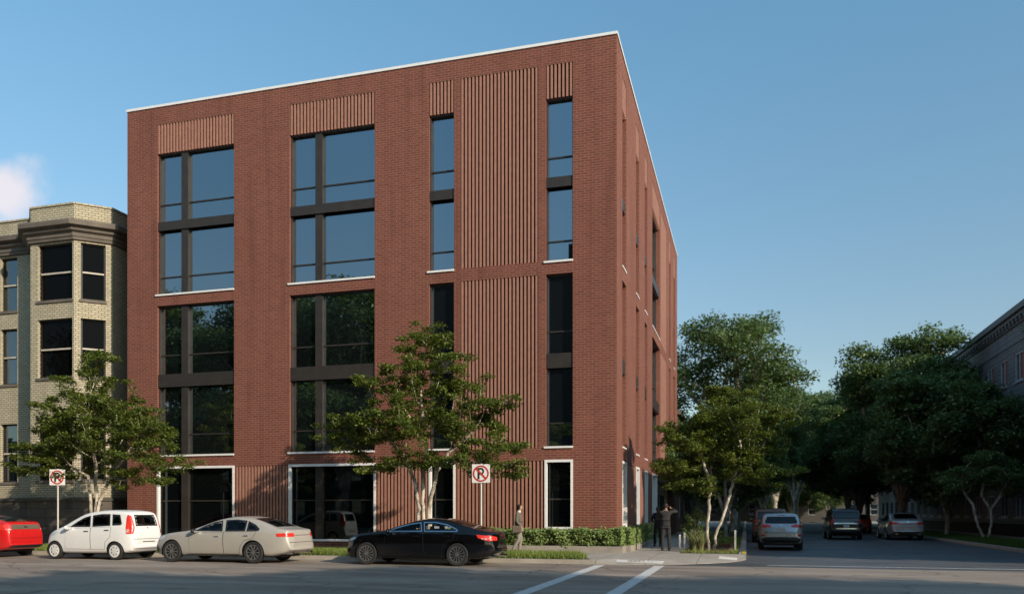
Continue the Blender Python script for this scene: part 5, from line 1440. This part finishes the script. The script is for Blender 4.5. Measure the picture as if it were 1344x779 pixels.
suv = dict(hat); suv.update(L=4.75, W=1.92, H=1.80, Rw=.38, xf=1.45, xr=-1.38, paint=P_dark, tumble=10,
  top=[(2.36, .6), (2.34, .85), (2.2, 1.02), (1.7, 1.12), (1.2, 1.18), (.75, 1.52), (.5, 1.70), (.1, 1.79), (-.6, 1.81), (-1.7, 1.79), (-2.05, 1.75), (-2.15, 1.66), (-2.26, 1.30), (-2.31, 1.1), (-2.35, .8), (-2.36, .6)],
  belt=[(2.36, .58), (1.9, .95), (1.2, 1.10), (0, 1.14), (-1.8, 1.18), (-2.2, 1.14), (-2.36, .6)],
  bot=[(2.36, .42), (2.0, .32), (-1.9, .32), (-2.2, .36), (-2.36, .44)],
  plan=[(2.37, .6), (2.3, .78), (2.0, .9), (1.4, .95), (0, .96), (-1.6, .95), (-2.1, .92), (-2.28, .87), (-2.35, .80), (-2.37, .74)],
  windows=[('side', [(.78, 1.20), (.5, 1.48), (.3, 1.62), (-.2, 1.66), (-.25, 1.20)]), ('side', [(-.33, 1.20), (-.28, 1.66), (-1.15, 1.66), (-1.2, 1.22)]), ('side', [(-1.28, 1.23), (-1.23, 1.66), (-1.85, 1.62), (-1.95, 1.26)]), ('top', [(1.12, .7), (.52, .62), (.52, -.62), (1.12, -.7)]), ('rear', [(-.70, 1.24), (.70, 1.24), (.64, 1.64), (-.64, 1.64)])],
  doors=[([(.95, .42), (.98, .95), (.9, 1.12), (-.28, 1.16), (-.3, .42)], (0, 1.04)), ([(-.32, .42), (-.3, 1.16), (-1.24, 1.18), (-1.24, .92), (-1.0, .8), (-.9, .6), (-.86, .42)], (-1.05, 1.06))],
  mirror=(.85, 1.24), mirrormat=P_dark, handlemat=P_dark,
  patches=[('taillight', 'rear', [(.70, .95), (.70, 1.22), (.82, 1.20), (.84, .95)], 'tail_red', 2), ('chrome_strip', 'rear', [(-.72, .92), (.72, .92), (.72, 1.0), (-.72, 1.0)], 'chrome', 1), ('bumper_insert', 'rear', [(-.80, .46), (.80, .46), (.82, .62), (-.82, .62)], 'black', 1), ('step_plate', 'rear', [(-.55, .64), (.55, .64), (.55, .68), (-.55, .68)], 'chrome', 1)],
  plate=(.80, 1), rails=(.2, -1.9), seath=.84)
c_suv = make_car('suv', 'tall dark brown off roader driving away in the middle of the side street', suv, (5.62, 53.8, 0.004), R(90), CS)

lux = dict(sal); lux.update(paint=P_sedan2, rim='alloy', glass='cglass_dk', rearglass='cglass', seatmat='seat', trimmat='chrome', handlemat='chrome', mirrormat=P_sedan2,
  patches=[('taillight', 'rear', [(.42, .84), (.42, .92), (.84, .98), (.86, .84)], 'tail_red', 2), ('taillight', 'side', [(-2.30, .84), (-2.28, .95), (-2.50, .97), (-2.53, .85)], 'tail_red', 2), ('chrome_strip', 'rear', [(-.42, .86), (.42, .86), (.42, .90), (-.42, .90)], 'tail_red', 1), ('bumper_insert', 'rear', [(-.70, .40), (.70, .40), (.72, .46), (-.72, .46)], 'black', 1), ('boot_seam', 'rear', [(-.76, .68), (.76, .68), (.76, .692), (-.76, .692)], 'black', 1), ('badge', 'rear', [(-.03, .96), (.03, .96), (.03, 1.02), (-.03, 1.02)], 'chrome', 1)], plate=(.60, 1))
c_lux = make_car('sedan', 'pale silver limousine parked along the right kerb under the trees', lux, (8.92, 54.2, 0.004), R(90), CS)
c_lux.scale = (1.05, 1.07, 1.08)
dr = dict(sal); dr.update(paint=P_dred, seatmat='seat', glass='cglass_dk')
c_dr = make_car('sedan', 'dark red saloon farther off between the off roader and the limousine', dr, (8.35, 70, 0.004), R(90), CS)
br = dict(suv); br.update(paint=P_brown)
c_br = make_car('suv', 'brown off roader parked in front of the silver hatchback', br, (1.25, 47.6, 0.004), R(90), CS)

# ------------------------------------------------------------------ people
def skin_mesh(name, verts, edges, radii, sub=1, root=0):
    me = bpy.data.meshes.new(name); me.from_pydata([tuple(v) for v in verts], edges, []); me.update()
    ob = bpy.data.objects.new(name + '_tmp', me); COL.objects.link(ob)
    md = ob.modifiers.new('skin', 'SKIN'); md.use_smooth_shade = True
    for i, r in enumerate(radii):
        s = me.skin_vertices[0].data[i]; s.radius = (r, r) if not hasattr(r, '__len__') else r; s.use_root = (i == root)
    sb = ob.modifiers.new('sub', 'SUBSURF'); sb.levels = sub; sb.render_levels = sub
    dg = bpy.context.evaluated_depsgraph_get(); ev = ob.evaluated_get(dg)
    out = bpy.data.meshes.new_from_object(ev); out.name = name
    bpy.data.objects.remove(ob, do_unlink=True); bpy.data.meshes.remove(me)
    out.materials.clear(); out.polygons.foreach_set('use_smooth', [True] * len(out.polygons))
    return out

class Sk:
    def __init__(s): s.v = []; s.e = []; s.r = []
    def pt(s, p, r, par=None):
        s.v.append(Vector(p)); s.r.append(r)
        if par is not None: s.e.append((par, len(s.v) - 1))
        return len(s.v) - 1
    def chain(s, pts, par=None):
        for p, r in pts: par = s.pt(p, r, par)
        return par

def make_person(label, loc, rz, J, clothes, H=1.78, group=None, skin='skin', hairmat='hair'):
    """J: joints in a frame with the figure facing +y, x to its right hand side... z up, metres for a 1.78 m figure"""
    k = H / 1.78
    o = thing('person', label, 'person', loc, rz, group, k)
    V = Vector
    pel = V(J.get('pelvis', (0, 0, .95))); che = V(J.get('chest', (0, .0, 1.30))); nek = V(J.get('neck', (0, .0, 1.50))); hed = V(J.get('head', (0, .03, 1.66)))
    s = Sk(); r0 = s.pt(pel, (.15, .105))
    a = s.pt(pel.lerp(che, .5), (.135, .10), r0); c = s.pt(che, (.155, .11), a); n0 = s.pt(nek.lerp(che, .22), (.10, .08), c); n1 = s.pt(nek + V((0, 0, .03)), .056, n0)
    hv = (hed - nek).normalized()
    n2 = s.pt(hed - hv * .07 + V((0, .01, 0)), (.062, .068), n1); n3 = s.pt(hed, (.074, .090), n2); n4 = s.pt(hed + hv * .065, (.070, .084), n3); s.pt(hed + hv * .105, (.038, .046), n4)
    for sd in ('l', 'r'):
        sh, el, wr = V(J['sh_' + sd]), V(J['el_' + sd]), V(J['wr_' + sd])
        q = s.chain([(sh, .060), (sh.lerp(el, .5), .047), (el, .040), (el.lerp(wr, .4), .037), (wr, .026)], c)
        d = (wr - el).normalized(); hd = V(J.get('hand_' + sd, d)).normalized()
        side = V(J.get('palm_' + sd, (1, 0, 0))); side = (side - hd * side.dot(hd)).normalized(); nor = hd.cross(side)
        pm = s.pt(wr + hd * .045, (.034, .022), q)
        pk = s.pt(wr + hd * .085, (.038, .018), pm)
        for f in range(4):
            off = (f - 1.5) * .021; ln = (.070, .080, .074, .058)[f]; curl = J.get('curl', .45)
            b = wr + hd * .088 + side * off
            m1 = b + hd * ln * .5 + nor * ln * .14 * curl; m2 = m1 + hd * ln * .32 + nor * ln * .35 * curl; m3 = m2 + hd * ln * .16 + nor * ln * .36 * curl
            s.chain([(b, .0095), (m1, .0088), (m2, .008), (m3, .0066)], pk)
        tb = wr + hd * .03 - side * .032
        s.chain([(tb, .011), (tb + hd * .032 - side * .022 + nor * .012, .0098), (tb + hd * .062 - side * .026 + nor * .026, .0078)], pm)
        hp, kn, an = V(J['hp_' + sd]), V(J['kn_' + sd]), V(J['an_' + sd])
        q = s.chain([(hp, .085), (hp.lerp(kn, .45), .074), (kn, .054), (kn.lerp(an, .35), .053), (an, .036)], r0)
        t = V(J.get('toe_' + sd, (0, .17, 0)))
        s.chain([(an + V((0, 0, -.055)) + t * .3, .036), (an + V((0, 0, -.065)) + t, .026)], q)
    body = link_mesh('body', skin_mesh('body', s.v, s.e, s.r, 1), skin, o)
    # face: eyes, nose, mouth, ears set on the head
    fw = V(J.get('face', (0, 1, 0))).normalized(); rt = fw.cross(V((0, 0, 1))).normalized()
    m = MB()
    for q in (-1, 1): m.ellipsoid(hed + fw * .078 + rt * q * .031 + V((0, 0, .012)), (.012, .010, .009), 8, 6)
    m.build('eyes', 'black', body, smooth=60)
    m = MB(); m.ellipsoid(hed + fw * .094 - V((0, 0, .014)), (.013, .018, .024), 8, 6)
    for q in (-1, 1): m.ellipsoid(hed + rt * q * .077 - fw * .005 - V((0, 0, .005)), (.011, .020, .032), 8, 6)
    m.build('nose_and_ears', skin, body, smooth=60)
    m = MB(); m.ellipsoid(hed + fw * .080 - V((0, 0, .050)), (.026, .010, .007), 8, 6); m.build('mouth', plain('lips_' + str(round(loc[0], 2)), (.30, .12, .10), .5), body, smooth=60)
    # hair: cap of the upper and back head
    m = MB(); hc = hed + hv * .030 - fw * .012
    nn, mm = 20, 10
    for i in range(mm + 1):
        t = math.pi * .5 * i / mm * 1.5
        for j in range(nn):
            a_ = 2 * math.pi * j / nn; dirx = rt * math.cos(a_) + fw * math.sin(a_)
            lim = t * (1 if math.sin(a_) < -.1 else .72) if math.sin(a_) < .3 else min(t, math.pi * .5 * .70)
            w_ = 1 + .05 * math.sin(a_ * 5 + i)
            p = hc + dirx * (math.sin(lim) if lim < 1.57 else 1 - .16 * (lim - 1.57)) * (.083 + .016 * abs(math.sin(a_))) * w_ + V((0, 0, 1)) * math.cos(lim) * (.092 if lim < 1.57 else .150)
            m.v.append(tuple(p))
    for i in range(mm):
        for j in range(nn): m.f.append((i * nn + j, (i + 1) * nn + j, (i + 1) * nn + (j + 1) % nn, i * nn + (j + 1) % nn))
    m.build('hair', hairmat, o, smooth=60)
    cl = clothes
    # jacket over torso and arms
    s = Sk(); lo = pel + V((0, 0, -.10 if cl.get('long') else -.02)); r0 = s.pt(pel + V((0, 0, .05)), (.175, .130)); s.pt(lo, (.185, .138), r0)
    a = s.pt(pel.lerp(che, .55), (.160, .125), r0); c = s.pt(che, (.180, .135), a); n0 = s.pt(nek.lerp(che, .25), (.120, .095), c); s.pt(nek - V((0, 0, .005)), (.070, .066), n0)
    for sd in ('l', 'r'):
        sh, el, wr = V(J['sh_' + sd]), V(J['el_' + sd]), V(J['wr_' + sd])
        s.chain([(sh, .078), (sh.lerp(el, .5), .064), (el, .056), (el.lerp(wr, .5), .050), (wr - (wr - el).normalized() * .02, .043)], c)
    jk = link_mesh(cl.get('top_name', 'jacket'), skin_mesh('jacket', s.v, s.e, s.r, 2), cl['top'], o)
    # shirt collar
    m = MB(); m.tube([nek + V((0, 0, -.03)), nek + V((0, .005, .028))], [.074, .064], 14); m.build('collar', cl.get('collar', 'shirt'), o, smooth=60)
    s = Sk(); r0 = s.pt(pel, (.160, .118)); s.pt(pel + V((0, 0, .09)), (.150, .112), r0)
    for sd in ('l', 'r'):
        hp, kn, an = V(J['hp_' + sd]), V(J['kn_' + sd]), V(J['an_' + sd])
        s.chain([(hp, .100), (hp.lerp(kn, .5), .088), (kn, .072), (kn.lerp(an, .5), .068), (an + V((0, 0, -.035)), .064)], r0)
    link_mesh('trousers', skin_mesh('trousers', s.v, s.e, s.r, 2), cl['legs'], o)
    for sd in ('l', 'r'):
        an = V(J['an_' + sd]); t = V(J.get('toe_' + sd, (0, .17, 0)))
        s = Sk(); q = s.pt(an + V((0, 0, -.035)) - t * .18, .056); q = s.pt(an + V((0, 0, -.048)) + t * .40, .054, q); s.pt(an + V((0, 0, -.058)) + t * 1.22, .041, q)
        link_mesh('shoe', skin_mesh('shoe', s.v, s.e, s.r, 1), cl.get('shoes', 'black'), o)
    return o

# man strolling past the planter: grey jacket, satchel; faces right (+x) and a little towards the wall
PP = 'people on the pavement'
J1 = dict(pelvis=(0, 0, .95), chest=(0, .01, 1.29), neck=(0, .03, 1.50), head=(.01, .07, 1.645), face=(-.25, 1, .06),
  sh_l=(-.19, 0, 1.43), el_l=(-.25, -.06, 1.15), wr_l=(-.24, .10, .93), sh_r=(.19, 0, 1.43), el_r=(.25, -.04, 1.15), wr_r=(.24, .14, .94), hand_r=(0, .35, -1), hand_l=(0, .3, -1), palm_l=(0, 1, 0), palm_r=(0, 1, 0),
  hp_l=(-.09, 0, .90), kn_l=(-.10, .10, .50), an_l=(-.10, .02, .10), hp_r=(.09, 0, .90), kn_r=(.10, .03, .49), an_r=(.10, -.20, .13))
p1 = make_person('man in a grey jacket walking past the planter with a satchel at his hip', (-8.05, 29.05, .124), R(-78), J1, dict(top='cloth_grey', legs='cloth_beige', collar='shirt', shoes='bag', long=True), 1.80, PP)
m = MB(); m.box(-.06, .06, -.17, .17, .74, 1.0)
bg_ = m.build('satchel', 'bag', None, bev=.025); bg_.location = (-8.05 + .02, 29.05 - .25, .124); bg_.rotation_euler = (0, 0, R(-78)); tag(bg_, 'brown leather satchel carried at the hip of the man in grey', 'bag')
m = MB(); m.tube([(.0, -.12, .99), (.06, -.05, 1.25), (.22, .0, 1.50), (.30, .03, 1.53), (.36, .02, 1.44)], .012, 5); m.build('strap', 'bag', bg_)
# man in black seen from behind, arms raised to a phone
J2 = dict(pelvis=(0, 0, .96), chest=(0, .0, 1.31), neck=(0, .02, 1.52), head=(0, .06, 1.665), face=(0, 1, 0),
  sh_l=(-.20, 0, 1.45), el_l=(-.30, .20, 1.26), wr_l=(-.13, .36, 1.40), sh_r=(.20, 0, 1.46), el_r=(.42, .10, 1.46), wr_r=(.22, .30, 1.58), hand_l=(.4, .5, .6), hand_r=(-.5, .6, .3), palm_l=(0, 0, 1), palm_r=(0, 0, 1), curl=.9,
  hp_l=(-.095, 0, .90), kn_l=(-.115, .02, .50), an_l=(-.12, -.02, .10), hp_r=(.095, 0, .90), kn_r=(.12, .03, .50), an_r=(.13, .0, .10))
p2 = make_person('man in a black suit seen from behind with his arms raised by the corner bed', (-2.98, 32.0, .124), R(6), J2, dict(top='cloth_black', legs='cloth_black', collar='cloth_black', top_name='jacket'), 1.84, PP)
# his companion facing the viewer
J3 = dict(pelvis=(0, 0, .95), chest=(0, .0, 1.30), neck=(0, .02, 1.50), head=(0, .05, 1.645), face=(0, 1, 0),
  sh_l=(-.19, 0, 1.43), el_l=(-.32, .05, 1.18), wr_l=(-.12, .22, 1.22), sh_r=(.19, 0, 1.43), el_r=(.30, -.02, 1.17), wr_r=(.16, .20, 1.10), hand_l=(.8, .4, .1), hand_r=(-.8, .4, .1), palm_l=(0, 0, 1), palm_r=(0, 0, 1), curl=.9,
  hp_l=(-.09, 0, .90), kn_l=(-.11, .03, .50), an_l=(-.11, 0, .10), hp_r=(.09, 0, .90), kn_r=(.13, .05, .50), an_r=(.14, .02, .10))
p3 = make_person('person in dark navy clothes facing the viewer in front of the entrance', (-3.72, 36.4, .124), R(172), J3, dict(top='cloth_navy', legs='cloth_black', collar='cloth_navy'), 1.74, PP, skin='skin_dk')

# ------------------------------------------------------------------ no parking signs
def no_parking(label, x, y, h, rz):
    o = thing('no_parking_sign', label, 'road sign', (x, y, .124), rz, 'no parking signs on the kerb strip')
    m = MB(); m.tube([(0, 0, 0), (0, 0, h + .02)], .032, 10); m.build('post', 'post', o, smooth=40)
    s = .31; zc = h - .31
    pts = [(-s, -s), (s, -s), (s, s), (-s, s)]
    m = MB(); m.box(-s, s, -.052, -.038, zc - s, zc + s); pl = m.build('plate', 'sign_white', o, bev=.006)
    # letter P: stem and bowl
    m = MB(); y1, y0_ = -.0525, -.056
    m.box(-.115, -.045, y0_, y1, zc - .19, zc + .19)
    n = 14; ri, ro = .055, .118; cx, cz = .0, zc + .075
    for i in range(n):
        a, b = R(-90 + 180 * i / n), R(-90 + 180 * (i + 1) / n)
        q = [(cx + r * math.cos(t) * .95, cz + r * math.sin(t)) for r, t in ((ri, a), (ro, a), (ro, b), (ri, b))]
        m.hexa([(q[0][0], y0_, q[0][1]), (q[1][0], y0_, q[1][1]), (q[1][0], y1, q[1][1]), (q[0][0], y1, q[0][1]), (q[3][0], y0_, q[3][1]), (q[2][0], y0_, q[2][1]), (q[2][0], y1, q[2][1]), (q[3][0], y1, q[3][1])])
    m.box(-.0449, .0, y0_, y1, cz + ri, cz + ro); m.box(-.0449, .0, y0_, y1, cz - ro, cz - ri)
    m.build('letter', 'sign_black', pl)
    m = MB(); y1, y0_ = -.0565, -.060; n = 40; ri, ro = .222, .272
    for i in range(n):
        a, b = 2 * math.pi * i / n, 2 * math.pi * (i + 1) / n
        q = [(r * math.cos(t), zc + r * math.sin(t)) for r, t in ((ri, a), (ro, a), (ro, b), (ri, b))]
        m.hexa([(q[0][0], y0_, q[0][1]), (q[1][0], y0_, q[1][1]), (q[1][0], y1, q[1][1]), (q[0][0], y1, q[0][1]), (q[3][0], y0_, q[3][1]), (q[2][0], y0_, q[2][1]), (q[2][0], y1, q[2][1]), (q[3][0], y1, q[3][1])])
    d = .225 * .7071; t = .022
    m.hexa([(-d - t, y0_, zc + d - t), (-d + t, y0_, zc + d + t), (-d + t, y1, zc + d + t), (-d - t, y1, zc + d - t), (d - t, y0_, zc - d - t), (d + t, y0_, zc - d + t), (d + t, y1, zc - d + t), (d - t, y1, zc - d - t)])
    m.build('prohibition_ring', 'sign_red', pl)
    return o
no_parking('no parking sign on a pale post behind the front of the white hatchback', -25.87, 26.0, 3.16, R(14))
no_parking('no parking sign beside the branches of the tree behind the black coupe', -8.48, 26.0, 3.08, R(4))
